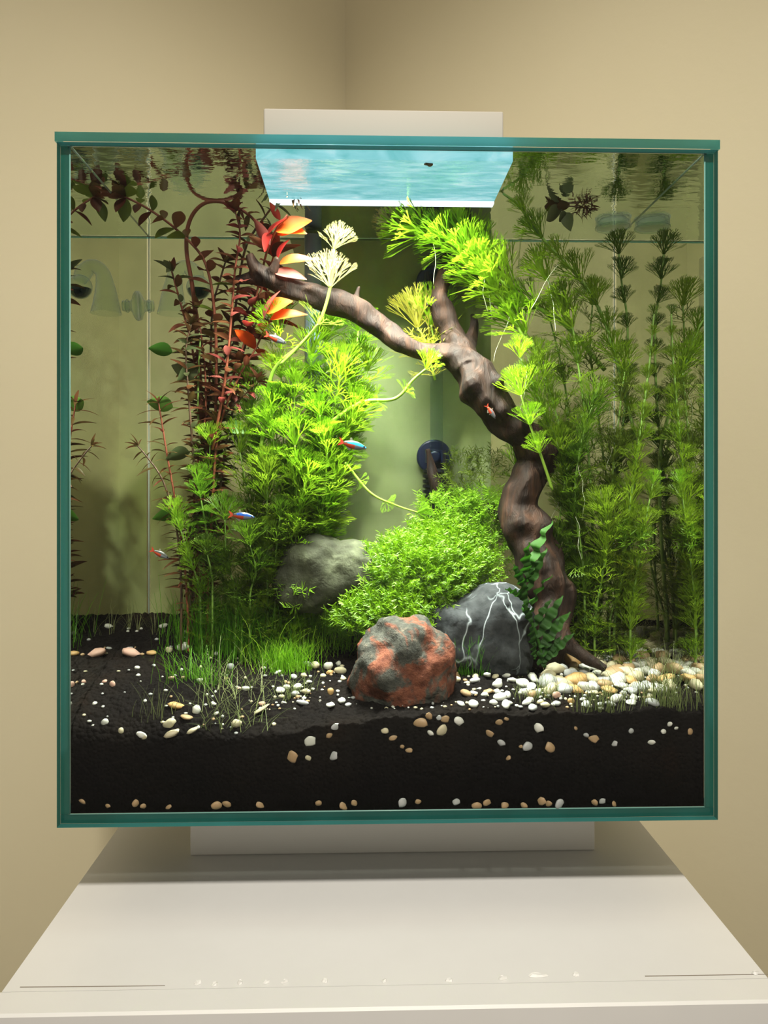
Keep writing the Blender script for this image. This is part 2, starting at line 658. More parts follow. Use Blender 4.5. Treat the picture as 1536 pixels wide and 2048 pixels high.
# ------------------------------------------------------------------ setting: walls, floor
corner = P(690, 400, 0.62)
CX, CY = corner.x, corner.y
for nm, sx in (('wall_left', -1), ('wall_right', 1)):
    e = Vector((CX + sx * 1.7, CY - 1.7, 0))
    nrm = Vector((sx, 1, 0)).normalized() * 0.08
    c0 = Vector((CX, CY, 0))
    V = []
    for z in (-0.75, 1.75):
        for q in (c0, e, e + nrm, c0 + nrm):
            V.append(Vector((q.x, q.y, z)))
    Fc = [(0, 3, 2, 1), (4, 5, 6, 7), (0, 1, 5, 4), (1, 2, 6, 5), (2, 3, 7, 6), (3, 0, 4, 7)]
    tag(obj(nm, mesh_from(nm, V, Fc, M['wall'])), kind='structure')
tag(box('floor', (-2.2, -1.6, -0.80), (2.2, CY + 0.1, -0.75), M['floor']), kind='structure')

# ------------------------------------------------------------------ white cabinet
SL, SR = -0.2195, 0.2135
SF, SB = -0.0838, 0.30
cab = empty('cabinet', (0, 0.1, -0.75))
tag(cab, 'white painted cabinet with chipped front edge under the aquarium', 'cabinet')
box('top_board', (SL + 0.0025, SF + 0.0191, -0.020), (SR - 0.0025, SB, 0.0), M['white_paint'], cab)
# edge strip: its front corners are rounded off
prof = [(SL, SF + 0.0187), (SL - 0.001, SF + 0.004), (SL + 0.001, SF), (SR - 0.001, SF), (SR + 0.001, SF + 0.004), (SR, SF + 0.0187)]
V, Fc = [], []
for z in (-0.020, -0.0012):
    V += [Vector((x, y, z)) for x, y in prof]
n = len(prof)
V += [Vector((x * 0.997, y + (0.0015 if y < SF + 0.005 else 0), 0.0)) for x, y in prof]
for k in range(n):
    k2 = (k + 1) % n
    Fc.append((k, k2, n + k2, n + k))
    Fc.append((n + k, n + k2, 2 * n + k2, 2 * n + k))
Fc += [tuple(reversed(range(n))), tuple(range(2 * n, 3 * n))]
es = obj('edge_strip', mesh_from('edge_strip', rel(cab, V), Fc, M['white_paint']), cab)
box('body', (SL + 0.004, SF + 0.010, -0.68), (SR - 0.004, SB - 0.003, -0.0205), M['white_paint'], cab)
box('plinth', (SL + 0.02, SF + 0.03, -0.75), (SR - 0.02, SB - 0.01, -0.6805), M['white_paint'], cab)
door = box('door', (SL + 0.006, SF + 0.0, -0.675), (SR - 0.006, SF + 0.0095, -0.026), M['white_paint'], cab, 0.001, 1)
kv, kf = lathe_vf([(0.004, 0), (0.004, 0.012), (0.010, 0.016), (0.011, 0.022), (0.007, 0.026)], 16, Vector((0, -1, 0)), Vector((SR - 0.05, SF, -0.2)) - cab.location)
obj('door_knob', mesh_from('door_knob', kv, kf, M['white_plastic'], True), door)
rg = random.Random(5)
for (px, py, w) in [(395, 1968, 16), (428, 1970, 18), (480, 1967, 14), (532, 1966, 18), (568, 1965, 16), (650, 1964, 16), (768, 1963, 14), (898, 1962, 20), (1005, 1958, 18), (1075, 1953, 44), (1152, 1951, 18), (1512, 1948, 18)]:
    c = CAM + ray(px, py) * (CAM.z / ((py - HZ) / F))
    hw = w * 0.5 * PXS(c.y)
    V = []
    k = 7
    for i in range(k):
        a = 2 * math.pi * i / k
        r = rg.uniform(0.6, 1.1)
        V.append(Vector((math.cos(a) * hw * r, math.sin(a) * 0.0014 * r, 0.0001)))
    V += [Vector((v.x * 0.7 + 0.0004, v.y * 0.7 + 0.0006, 0.0012 * rg.uniform(0.5, 1.3))) for v in V]
    Fc = [(i, (i + 1) % k, k + (i + 1) % k, k + i) for i in range(k)] + [tuple(range(k, 2 * k))]
    obj('paint_chip', mesh_from('paint_chip', [v + c - cab.location for v in V], Fc, M['paint_chip']), cab)
# gap between board and strip shows as a dark hairline where the paint has cracked
for a, b in ((40, 330), (1290, 1536)):
    py0 = 1975 if a < 700 else 1953
    py1 = 1972 if a < 700 else 1949
    c0 = CAM + ray(a, py0) * (CAM.z / ((py0 - HZ) / F))
    c1 = CAM + ray(b, py1) * (CAM.z / ((py1 - HZ) / F))
    V = [c0 + Vector((0, -0.0002, 0.0001)), c1 + Vector((0, -0.0001, 0.0001)), c1 + Vector((0, 0.0001, 0.0001)), c0 + Vector((0, 0.0003, 0.0001))]
    V += [v + Vector((0, 0, 0.0002)) for v in V]
    Fc = [(0, 3, 2, 1), (4, 5, 6, 7), (0, 1, 5, 4), (1, 2, 6, 5), (2, 3, 7, 6), (3, 0, 4, 7)]
    obj('paint_crack', mesh_from('paint_crack', rel(cab, V), Fc, M['chip_dirt']), cab)

# ------------------------------------------------------------------ white C-shaped stand: base, spine, hood with lamp
TX0, TX1 = -0.2125, 0.2125        # tank outer
TZ0, TZ1 = 0.0613, 0.5032
TD = 0.193
G = 0.006
IX0, IX1 = TX0 + G, TX1 - G       # tank inner
IY0, IY1 = G, TD - G
IZ0, IZ1 = TZ0 + G, TZ1 - G

stand = empty('aquarium_stand', (0, 0.2, 0.0))
tag(stand, 'white boxy stand holding the glass tank from below, behind and above', 'aquarium stand')
bl, brt = P(380, 1700, 0.0885), P(1190, 1700, 0.0885)
box('base', (bl.x, 0.0885, 0.0), (brt.x, 0.262, TZ0 - 0.0002), M['white_plastic'], stand, 0.001, 2)
sl, sr = P(612, 700, 0.20), P(980, 700, 0.20)
box('spine', (sl.x, TD + 0.0004, TZ0), (sr.x, 0.262, TZ1 + 0.0002), M['white_plastic'], stand, 0.001, 2)
HY = 0.028
hl, hr = P(527, 240, HY), P(1007, 240, HY)
htop = P(768, 219, HY).z
box('hood', (hl.x, HY, TZ1 + 0.0003), (hr.x, 0.262, htop), M['hood_plastic'], stand, 0.0012, 2)

# the lamp, with glowing panel and bar added for mirrored glow and lit edge
lamp = empty('aquarium_lamp', (0, 0.05, 0.49))
tag(lamp, 'bright cool white LED lamp with added glow panel shining down under the hood', 'lamp')
LZ = 0.4915
LX0, LX1 = P(528, 350, 0.05).x, P(1003, 350, 0.05).x


def glow_material():
    t = NT('surface_glow')
    em = t.n('ShaderNodeEmission')
    c = t.ramp(t.noise(60, 4, vec=t.coord((0.5, 2.0, 1)), dist=0.8), [(0.3, (0.14, 0.52, 0.56)), (0.55, (0.33, 0.72, 0.80)), (0.8, (0.70, 0.93, 1.0))])
    t.l(c, em.inputs[0])
    em.inputs[1].default_value = 1.1
    g = t.n('ShaderNodeBsdfGlossy')
    g.inputs['Roughness'].default_value = 0.08
    t.l(t.bump(t.noise(110, 3, vec=t.coord((0.6, 2, 1))), 0.3, 0.003), g.inputs['Normal'])
    fr = t.n('ShaderNodeFresnel')
    fr.inputs[0].default_value = 1.33
    mx = t.n('ShaderNodeMixShader')
    t.l(fr.outputs[0], mx.inputs[0])
    t.l(em.outputs[0], mx.inputs[1])
    t.l(g.outputs[0], mx.inputs[2])
    t.l(mx.outputs[0], t.out.inputs[0])
    return t.m


def emit(name, col, s):
    t = NT(name)
    em = t.n('ShaderNodeEmission')
    em.inputs[0].default_value = (*col, 1)
    em.inputs[1].default_value = s
    t.l(em.outputs[0], t.out.inputs[0])
    return t.m


box('glow_panel', (LX0, 0.0085, LZ), (LX1, 0.080, TZ1), glow_material(), lamp)  # added emissive panel standing in for the glow mirrored under the water surface
box('glow_bar', (LX0, 0.0805, LZ - 0.0015), (LX1, 0.0885, TZ1), emit('glow_white', (0.85, 0.93, 1.0), 1.5), lamp)  # added emissive strip standing in for the lamp-lit cut edge of the glass
al = area_light('lamp_light', ((LX0 + LX1) / 2, 0.046, LZ - 0.003), ((LX0 + LX1) / 2, 0.090, 0.1), 0.15, 3.6, (0.95, 1.0, 0.90), 0.065, 118)
al.parent = lamp
al.matrix_parent_inverse = Matrix.Translation(-lamp.location)

# ------------------------------------------------------------------ the tank: six panes, water, seams
tank = empty('aquarium', (0, TD / 2, TZ0))
tag(tank, 'rimless glass aquarium with teal edges standing above the white shelf', 'aquarium')
GE = [M['glass'], M['edge']]
# faces: bottom top front right back left
box('front_pane', (TX0, 0, TZ0), (TX1, G - 0.0002, TZ1 - G - 0.0002), GE, tank, midx=[1, 1, 0, 1, 0, 1])
box('back_pane', (TX0, TD - G + 0.0002, TZ0), (TX1, TD, TZ1 - G - 0.0002), GE, tank, midx=[1, 1, 0, 1, 0, 1])
box('side_pane', (TX0, G, TZ0 + G), (TX0 + G, TD - G, TZ1 - G - 0.0002), GE, tank, midx=[1, 1, 1, 0, 1, 0])
box('side_pane', (TX1 - G, G, TZ0 + G), (TX1, TD - G, TZ1 - G - 0.0002), GE, tank, midx=[1, 1, 1, 0, 1, 0])
box('bottom_pane', (TX0, G, TZ0), (TX1, TD - G, TZ0 + G - 0.0002), GE, tank, midx=[0, 0, 1, 1, 1, 1])
ox = [TX0 - 0.0012, LX0 - 0.0008, LX1 + 0.0008, TX1 + 0.0012]
oy = [-0.0005, 0.0078, 0.0894, TD]
V, Fc, mi = [], [], []
for z in (TZ1 - G, TZ1):
    V += [Vector((x, y, z)) for y in oy for x in ox]
for b_, (q0, q1, q2, q3) in ((0, (0, 4, 5, 1)), (16, (0, 1, 5, 4))):
    for r_ in range(3):
        for c_ in range(3):
            if (r_, c_) != (1, 1):
                Fc.append(tuple(b_ + r_ * 4 + c_ + q for q in (q0, q1, q2, q3)))
                mi.append(0)
rim_ = [0, 1, 2, 3, 7, 11, 15, 14, 13, 12, 8, 4]
for a, b in zip(rim_, rim_[1:] + rim_[:1]):
    Fc.append((a, b, b + 16, a + 16))
    mi.append(1)
for a, b in ((5, 9), (9, 10), (10, 6), (6, 5)):
    Fc.append((a, b, b + 16, a + 16))
    mi.append(0)
obj('top_pane', mesh_from('top_pane', rel(tank, V), Fc, [M['glass'], M['edge_top']], midx=mi), tank)
# silicone seams along the inner edges
for (a, b) in (((IX0, IY1, IZ0), (IX0, IY1, IZ1)), ((IX1, IY1, IZ0), (IX1, IY1, IZ1)), ((IX0, IY1, IZ1), (IX1, IY1, IZ1)),
               ((IX0, IY0, IZ1), (IX0, IY1, IZ1)), ((IX1, IY0, IZ1), (IX1, IY1, IZ1)), ((IX0, IY0, IZ1), (IX1, IY0, IZ1)),
               ((IX0, IY0, IZ0), (IX0, IY0, IZ1)), ((IX1, IY0, IZ0), (IX1, IY0, IZ1)), ((IX0, IY0, IZ0), (IX1, IY0, IZ0))):
    pale = a[2] == IZ1 and a[0] == b[0]
    tv, tf = tube_vf([Vector(a), Vector(b)], 0.0013 if pale else 0.0009 if a[1] == IY1 else 0.00045, 6)
    obj('seam', mesh_from('seam', rel(tank, tv), tf, M['seam_pale' if a[1] == IY1 or pale else 'seam'], True), tank)
E = 0.0004
wv, wf = box_vf((IX0 + E, IY0 + E, IZ0 + E), (IX1 - E, IY1 - E, IZ1 - E))
obj('water_body', mesh_from('water_body', rel(tank, wv), wf, [M['water'], M['water_top'], M['water_open'], M['water_front']], midx=[0, 1, 3, 0, 2, 0]), tank)
# film of green algae on the inner side of the back pane
box('algae_film', (IX0 + 0.002, IY1 - 0.0012, 0.14), (IX1 - 0.002, IY1 - 0.0008, IZ1 - 0.001), M['algae'], tank)

# ------------------------------------------------------------------ soil
SX0, SX1, SY0, SY1 = IX0 + 0.0006, IX1 - 0.0006, IY0 + 0.0006, IY1 - 0.0014


def soil_base(x, y):
    u = (x - SX0) / (SX1 - SX0)
    v = min(1, max(0, (y - SY0) / (SY1 - SY0)))
    front = 0.1125 + 0.016 * min(1, max(0, (u - 0.22) / 0.3)) + 0.002 * u
    back = 0.1655 - 0.009 * max(0, (u - 0.55) / 0.45)
    e = 0.42 + 0.53 * min(1, max(0, (u - 0.16) / 0.24))
    return front + (back - front) * v ** e


def soil_z(x, y):
    p = Vector((x, y, 0))
    z = soil_base(x, y)
    z += 0.0030 * noise.noise(p * 38 + Vector((3, 1, 7)))
    z += 0.0014 * noise.noise(p * 120)
    return z


def soil_fine(x, y):
    p = Vector((x, y, 0))
    d = noise.voronoi(p * 330)[0][0]
    d2 = noise.voronoi(p * 150 + Vector((5, 2, 0)))[0][0]
    return soil_z(x, y) + 0.0024 * (0.5 - d) + 0.0022 * (0.45 - d2)


NX, NY = 420, 190
V, Fc = [], []
for j in range(NY + 1):
    y = SY0 + (SY1 - SY0) * j / NY
    for i in range(NX + 1):
        x = SX0 + (SX1 - SX0) * i / NX
        V.append((x, y, soil_fine(x, y)))
for j in range(NY):
    for i in range(NX):
        a = j * (NX + 1) + i
        Fc.append((a, a + 1, a + NX + 2, a + NX + 1))
# skirts down to the bottom pane
ring = [i for i in range(NX + 1)] + [j * (NX + 1) + NX for j in range(1, NY + 1)] + [NY * (NX + 1) + i for i in range(NX - 1, -1, -1)] + [j * (NX + 1) for j in range(NY - 1, 0, -1)]
b0 = len(V)
for r in ring:
    V.append((V[r][0], V[r][1], IZ0 + 0.0005))
m = len(ring)
for k in range(m):
    k2 = (k + 1) % m
    Fc.append((ring[k2], ring[k], b0 + k, b0 + k2))
Fc.append(tuple(b0 + k for k in reversed(range(m))))
soil = obj('soil', mesh_from('soil', V, Fc, M['soil'], True))
tag(soil, 'black granular soil bed filling the bottom of the tank', 'soil', kind='stuff')


def on_soil(px, py):
    d = ray(px, py)
    y = SY0
    while y < SY1:
        p = CAM + d * ((y - CAM.y) / d.y)
        if p.z <= soil_z(p.x, p.y):
            return p
        y += 0.001
    return None


def clampx(p, m=0.004):
    p.x = min(IX1 - m, max(IX0 + m, p.x))
    p.y = min(IY1 - m, max(IY0 + m, p.y))
    p.z = min(IZ1 - 0.002, p.z)
    return p


# ------------------------------------------------------------------ rocks
def silhouette_rock(name, poly, Y, depth, mat, label, seed, amp=0.0035, pw=0.75, facet=0.0):
    """a rock with the given outline seen from the front, with its own thickness"""
    pts = [P(x, y, Y) for x, y in poly]
    cx = sum(p.x for p in pts) / len(pts)
    cz = sum(p.z for p in pts) / len(pts)
    ang = sorted((math.atan2(p.z - cz, p.x - cx), math.hypot(p.x - cx, p.z - cz)) for p in pts)
    ang = [(ang[-1][0] - 2 * math.pi, ang[-1][1])] + ang + [(ang[0][0] + 2 * math.pi, ang[0][1])]

    def rr(a):
        for (a0, r0), (a1, r1) in zip(ang, ang[1:]):
            if a0 <= a <= a1:
                t = (a - a0) / max(1e-6, a1 - a0)
                return r0 + (r1 - r0) * t
        return ang[0][1]
    bm = bmesh.new()
    bmesh.ops.create_icosphere(bm, subdivisions=5, radius=1)
    off = Vector((seed * 7.1, seed * 3.3, seed))
    for v in bm.verts:
        c = v.co.copy()
        a = math.atan2(c.z, c.x)
        h = math.hypot(c.x, c.z)
        r = rr(a) * (h ** pw)
        q = Vector((math.cos(a) * r, c.y * depth, math.sin(a) * r))
        nn = c
        d = noise.fractal(q * 60 + off, 1.0, 2.0, 4) * amp
        if facet:
            d += (noise.voronoi(q * 45 + off)[0][0] - 0.4) * facet
        v.co = q + nn * d
    me = bpy.data.meshes.new(name)
    bm.to_mesh(me)
    bm.free()
    me.materials.append(mat)
    me.polygons.foreach_set('use_smooth', [True] * len(me.polygons))
    o = obj(name, me, None, Vector((cx, Y, cz)))
    tag(o, label, 'rock')
    return o


silhouette_rock('lava_rock', [(706, 1392), (704, 1345), (716, 1295), (745, 1262), (785, 1242), (820, 1236), (862, 1250), (892, 1278), (906, 1320), (906, 1365), (890, 1405), (820, 1425), (750, 1418)],
                0.043, 0.026, M['red_rock'], 'rounded rust-red and charcoal rock in the front middle', 3, 0.0045, 0.8, 0.006)
silhouette_rock('veined_rock', [(838, 1300), (838, 1240), (868, 1216), (915, 1207), (945, 1184), (975, 1169), (1020, 1170), (1050, 1190), (1066, 1230), (1064, 1290), (1052, 1348), (990, 1360), (900, 1345)],
                0.078, 0.022, M['veined_rock'], 'dark grey rock with white veins behind the red rock', 8, 0.003, 0.7, 0.004)
silhouette_rock('mossy_rock', [(552, 1200), (553, 1135), (572, 1098), (615, 1074), (680, 1086), (738, 1094), (765, 1120), (762, 1165), (725, 1195), (660, 1215), (590, 1216)],
                0.098, 0.020, M['green_rock'], 'long greenish grey rock at the back under the feathery plants', 5, 0.003, 0.7, 0.004)

# ------------------------------------------------------------------ driftwood
drift = empty('driftwood', P(1100, 1300, 0.09))
tag(drift, 'dark brown forked driftwood branch arching across the tank', 'driftwood')


def branch(V, Fc, spec, wob=0.42, n=7, seg=18):
    pts = [P(x, y, Y) for x, y, Y, r in spec]
    rad = [r * PXS(Y) for x, y, Y, r in spec]
    tube_vf(catmull(pts, n), lerp_list(rad, n), seg, True, V, Fc, wob, 70)


V, Fc = [], []
branch(V, Fc, [(1092, 1340, 0.078, 30), (1100, 1240, 0.086, 42), (1088, 1150, 0.092, 44), (1060, 1075, 0.096, 46), (1034, 1010, 0.098, 34), (1062, 955, 0.100, 34), (1078, 912, 0.100, 36), (1040, 868, 0.098, 34), (1000, 826, 0.095, 36), (966, 776, 0.092, 44), (938, 730, 0.097, 36), (905, 712, 0.100, 25),
               (860, 706, 0.098, 18), (815, 694, 0.098, 20), (772, 664, 0.101, 21), (728, 630, 0.098, 24), (682, 608, 0.096, 22), (625, 590, 0.094, 24), (572, 574, 0.094, 22), (525, 556, 0.095, 16), (466, 563, 0.097, 5)])
branch(V, Fc, [(560, 570, 0.094, 16), (522, 548, 0.092, 17), (508, 528, 0.090, 12), (498, 508, 0.089, 10)])
branch(V, Fc, [(530, 556, 0.094, 12), (545, 540, 0.088, 10), (556, 515, 0.084, 6)])
branch(V, Fc, [(734, 642, 0.098, 14), (719, 614, 0.097, 9), (713, 594, 0.097, 6), (718, 572, 0.097, 4)])
branch(V, Fc, [(940, 740, 0.095, 34), (914, 690, 0.109, 24), (900, 655, 0.116, 21), (880, 612, 0.118, 24), (880, 580, 0.119, 17), (890, 540, 0.120, 15), (893, 508, 0.121, 9)])
branch(V, Fc, [(880, 615, 0.118, 15), (862, 606, 0.114, 8), (854, 612, 0.112, 4)])
branch(V, Fc, [(930, 715, 0.107, 18), (940, 680, 0.124, 13), (948, 648, 0.130, 10), (944, 628, 0.132, 5)])
branch(V, Fc, [(975, 775, 0.092, 26), (992, 766, 0.084, 15), (1004, 754, 0.081, 7)])
branch(V, Fc, [(1075, 910, 0.100, 26), (1098, 906, 0.096, 14), (1116, 900, 0.094, 6)])
branch(V, Fc, [(1090, 1230, 0.086, 34), (1125, 1275, 0.070, 20), (1165, 1310, 0.058, 13), (1212, 1338, 0.050, 7)])
branch(V, Fc, [(1110, 1200, 0.092, 26), (1135, 1230, 0.105, 16), (1145, 1275, 0.112, 10)])
me = mesh_from('trunk', rel(drift, V), Fc, M['wood'], True)
tr = obj('trunk', me, drift)
rm = tr.modifiers.new('remesh', 'REMESH')
rm.mode = 'VOXEL'
rm.voxel_size = 0.0011
rm.use_smooth_shade = True
sm = tr.modifiers.new('smooth', 'SMOOTH')
sm.iterations = 2
sm.factor = 0.5
V, Fc = [], []
branch(V, Fc, [(1030, 1040, 0.105, 18), (990, 1022, 0.120, 14), (940, 1018, 0.130, 12), (895, 1020, 0.138, 16), (876, 985, 0.140, 13), (864, 940, 0.141, 10), (855, 898, 0.142, 5)])
sb_ = obj('side_branch', mesh_from('side_branch', rel(drift, V), Fc, M['wood'], True), drift)

# ------------------------------------------------------------------ filter pipes and suction cups
pipe = empty('filter_pipe', P(873, 1060, 0.165))
tag(pipe, 'clear filter intake pipe with black strainer behind the driftwood', 'filter pipe')
x0, x1 = P(873, 480, 0.172), P(873, 930, 0.172)
tv, tf = tube_vf([Vector((x0.x, 0.172, IZ1 - 0.004)), Vector((x0.x, 0.172, x1.z))], PXS(0.172) * 13, 14, False)
obj('tube', mesh_from('tube', rel(pipe, tv), tf, M['pipe'], True), pipe)
s0, s1 = P(872, 945, 0.172), P(872, 1065, 0.172)
prof = []
for i in range(13):
    h = (s0.z - s1.z) * i / 12
    prof += [(PXS(0.172) * 27, h), (PXS(0.172) * 27, h + 0.0024), (PXS(0.172) * 21, h + 0.0026), (PXS(0.172) * 21, h + 0.0036)]
tv, tf = lathe_vf(prof, 18, Vector((0, 0, 1)), Vector((s1.x, 0.172, s1.z)))
obj('strainer', mesh_from('strainer', rel(pipe, tv), tf, M['black_plastic']), pipe)
a, b = P(938, 405, 0.165), P(938, 470, 0.165)
tv, tf = tube_vf([a, b, P(925, 520, 0.166)], PXS(0.165) * 13, 12)
obj('elbow', mesh_from('elbow', rel(pipe, tv), tf, M['black_plastic'], True), pipe)


def suction_cup(px, py, Y, rpx, label):
    c = P(px, py, Y)
    t = empty('suction_cup', c)
    tag(t, label, 'suction cup')
    r = rpx * PXS(Y)
    tv, tf = lathe_vf([(r, 0), (r * 1.0, -0.0012), (r * 0.86, -0.002), (r * 0.80, -0.0016), (r * 0.66, -0.003), (r * 0.60, -0.0026), (r * 0.40, -0.0042), (r * 0.3, -0.0044)], 28, Vector((0, 1, 0)), Vector((0, 0, 0)))
    obj('cup', mesh_from('cup', tv, tf, M['navy_rubber'], True), t)
    tv, tf = lathe_vf([(r * 0.30, -0.004), (r * 0.28, -0.008), (r * 0.36, -0.0085), (r * 0.36, -0.0105), (r * 0.2, -0.011)], 16, Vector((0, 1, 0)), Vector((0, 0, 0)))
    obj('nub', mesh_from('nub', tv, tf, M['navy_rubber'], True), t)
    # clip gripping the pipe
    V = []
    for i in range(13):
        an = math.radians(-140 + 280 * i / 12)
        for rr_ in (r * 0.46, r * 0.58):
            for z in (-r * 0.35, r * 0.35):
                V.append(Vector((math.sin(an) * rr_, -0.0125 + math.cos(an) * rr_ * 0.8, z)))
    Fc = []
    for i in range(12):
        q, w = i * 4, (i + 1) * 4
        Fc += [(q, w, w + 1, q + 1), (q + 2, q + 3, w + 3, w + 2), (q, q + 2, w + 2, w), (q + 1, w + 1, w + 3, q + 3)]
    Fc += [(0, 1, 3, 2), (48, 50, 51, 49)]
    obj('clip', mesh_from('clip', V, Fc, M['navy_rubber']), t)
    return t


suction_cup(866, 565, 0.1835, 34, 'round navy suction cup behind the upright driftwood fork')
suction_cup(868, 914, 0.1835, 35, 'round navy suction cup clipped above the black strainer')
suction_cup(960, 575, 0.1835, 24, 'small navy suction cup half hidden by feathery leaves at the fork')
pp = empty('outlet_pipe', P(628, 1090, 0.17))
tag(pp, 'pale blue return pipe with black end at the back behind feathery plants', 'filter pipe')
q0, q1 = P(626, 480, 0.170), P(626, 790, 0.170)
tv, tf = tube_vf([Vector((q0.x, 0.17, IZ1 - 0.004)), q1], PXS(0.17) * 17, 16)
obj('tube', mesh_from('tube', rel(pp, tv), tf, M['grey_pipe'], True), pp)
q2, q3 = P(640, 800, 0.168), P(655, 1110, 0.160)
tv, tf = tube_vf([q1, q2, P(652, 1000, 0.164), q3], [PXS(0.17) * 14, PXS(0.17) * 15, PXS(0.17) * 18, PXS(0.17) * 19], 16)
obj('strainer', mesh_from('strainer', rel(pp, tv), tf, M['black_plastic'], True), pp)

# ------------------------------------------------------------------ glass drop checker on the left pane, glass cup on the right
dc = empty('drop_checker', P(345, 620, 0.158))
tag(dc, 'glass drop checker bulb with dark green liquid beside the red stems', 'drop checker')
Yd = 0.158
s = PXS(Yd)
path = [P(345, 628, Yd), P(345, 600, Yd), P(347, 570, Yd), P(353, 545, Yd), P(372, 533, Yd), P(390, 548, Yd), P(398, 566, Yd)]
cp = catmull(path, 6)
rd = lerp_list([30 * s, 24 * s, 18 * s, 14 * s, 13 * s, 17 * s, 12 * s], 6)
tv, tf = tube_vf(cp, rd, 16, False)
obj('glass_tube', mesh_from('glass_tube', rel(dc, tv), tf, M['bulb_glass'], True), dc)
bm = bmesh.new()
bmesh.ops.create_uvsphere(bm, u_segments=20, v_segments=14, radius=24 * s)
me = bpy.data.meshes.new('bulb')
bm.to_mesh(me)
me.materials.append(M['bulb_glass'])
me.polygons.foreach_set('use_smooth', [True] * len(me.polygons))
bc = P(397, 575, Yd)
obj('bulb', me, dc, bc - dc.location)
for v in list(bm.verts):
    v.co *= 0.93
bmesh.ops.bisect_plane(bm, geom=bm.verts[:] + bm.edges[:] + bm.faces[:], plane_co=(0, 0, -4 * s), plane_no=(0, 0, 1), clear_outer=True)
bmesh.ops.holes_fill(bm, edges=[e for e in bm.edges if e.is_boundary])
me = bpy.data.meshes.new('liquid')
bm.to_mesh(me)
bm.free()
me.materials.append(M['indicator'])
obj('liquid', me, dc, bc - dc.location)
sc1 = empty('clear_suction_cup', Vector((IX0 + 0.001, 0.155, P(290, 612, 0.155).z)))
tag(sc1, 'clear silicone suction cup stuck to the side pane by the drop checker', 'suction cup')
tv, tf = lathe_vf([(0.0125, 0), (0.012, 0.001), (0.008, 0.003), (0.005, 0.0045), (0.0035, 0.009), (0.0045, 0.010), (0.0045, 0.012)], 20, Vector((1, 0, 0)))
obj('cup', mesh_from('cup', tv, tf, M['bulb_glass'], True), sc1)
tv, tf = lathe_vf([(0.0052, 0.0075), (0.0058, 0.0085), (0.0052, 0.0095)], 16, Vector((1, 0, 0)))
obj('ring', mesh_from('ring', tv, tf, M['bulb_glass'], True), sc1)
gc = empty('glass_dish', P(1226, 456, 0.14))
tag(gc, 'small clear glass dish near the water surface at the right pane', 'glass dish')
r = 34 * PXS(0.14)
tv, tf = lathe_vf([(r * 0.55, 0), (r * 0.95, 0.001), (r, 0.004), (r * 0.97, 0.0085), (r * 0.9, 0.009), (r * 0.9, 0.004), (r * 0.8, 0.002)], 28)
obj('bowl', mesh_from('bowl', tv, tf, M['bulb_glass'], True), gc)
bm = bmesh.new()
tv, tf = tube_vf([Vector((math.cos(a * math.pi / 16) * r, math.sin(a * math.pi / 16) * r, 0.0005)) for a in range(33)], 0.0008, 6, False)
bm.free()
obj('rim', mesh_from('rim', tv, tf, M['bulb_glass'], True), gc)

# ------------------------------------------------------------------ plant builders
RNG = random.Random(11)


def ribbon(V, Fc, p0, p1, wd, w0, w1):
    b = len(V)
    V += [p0 - wd * w0, p0 + wd * w0, p1 + wd * w1, p1 - wd * w1]
    Fc.append((b, b + 1, b + 2, b + 3))


def fork_leaf(V, Fc, az, elev, L, curl, lev, spread, w, rg, z0=0.0):
    """finely forked leaf that leaves the stem (z axis) at angle elev"""
    ca, sa = math.cos(az), math.sin(az)
    out = Vector((ca, sa, 0))
    b = Vector((-sa, ca, 0))
    lens = [0.34, 0.24, 0.18, 0.14, 0.10][:lev]
    tot = sum(lens)

    def rec(p, ang, k, e, dist):
        if k >= lev:
            return
        l = L * lens[k] / tot * rg.uniform(0.85, 1.15)
        d = out * math.sin(e) + Vector((0, 0, 1)) * math.cos(e)
        n = d.cross(b).normalized()
        dr = d * math.cos(ang) + b * math.sin(ang)
        q = p + dr * l
        wd = n.cross(dr).normalized()
        ww = w * (1 - 0.13 * k)
        ribbon(V, Fc, p, q, wd, ww, ww * 0.85 if k < lev - 1 else ww * 0.35)
        for sgn in (-1, 1):
            rec(q, ang + sgn * spread * rg.uniform(0.6, 1.2) * (1.0 if k else 1.35), k + 1, e + curl / lev * rg.uniform(0.7, 1.3), dist + l)
    rec(out * 0.0004 + Vector((0, 0, z0)), 0.0, 0, elev, 0.0)


def pinnate_leaf(V, Fc, az, elev, L, curl, npair, w, rg, z0=0.0):
    ca, sa = math.cos(az), math.sin(az)
    out = Vector((ca, sa, 0))
    b = Vector((-sa, ca, 0))
    p = out * 0.0004 + Vector((0, 0, z0))
    e = elev
    for i in range(npair + 1):
        d = out * math.sin(e) + Vector((0, 0, 1)) * math.cos(e)
        l = L / (npair + 1)
        q = p + d * l
        ribbon(V, Fc, p, q, b, w * (1 - 0.5 * i / npair), w * (1 - 0.5 * (i + 1) / npair))
        t = (i + 0.6) / npair
        if i >= 1:
            sl_ = L * 0.42 * (math.sin(math.pi * min(1, 0.15 + 0.75 * t)) ** 0.8) * rg.uniform(0.8, 1.15)
            for sg in (-1, 1):
                a = math.radians(48 - 20 * t) * rg.uniform(0.85, 1.15)
                dr = d * math.cos(a) + b * (sg * math.sin(a))
                n = d.cross(b)
                wd = n.cross(dr).normalized()
                m_ = p + dr * sl_ * 0.55
                ribbon(V, Fc, p, m_, wd, w * 0.75, w * 0.8)
                dr2 = (dr + d * 0.45).normalized()
                ribbon(V, Fc, m_, m_ + dr2 * sl_ * 0.5, wd, w * 0.8, w * 0.2)
                dr3 = (dr - d * 0.1 + b * sg * 0.25).normalized()
                ribbon(V, Fc, m_, m_ + dr3 * sl_ * 0.38, wd, w * 0.6, w * 0.2)
        p = q
        e += curl / npair


WH = {}


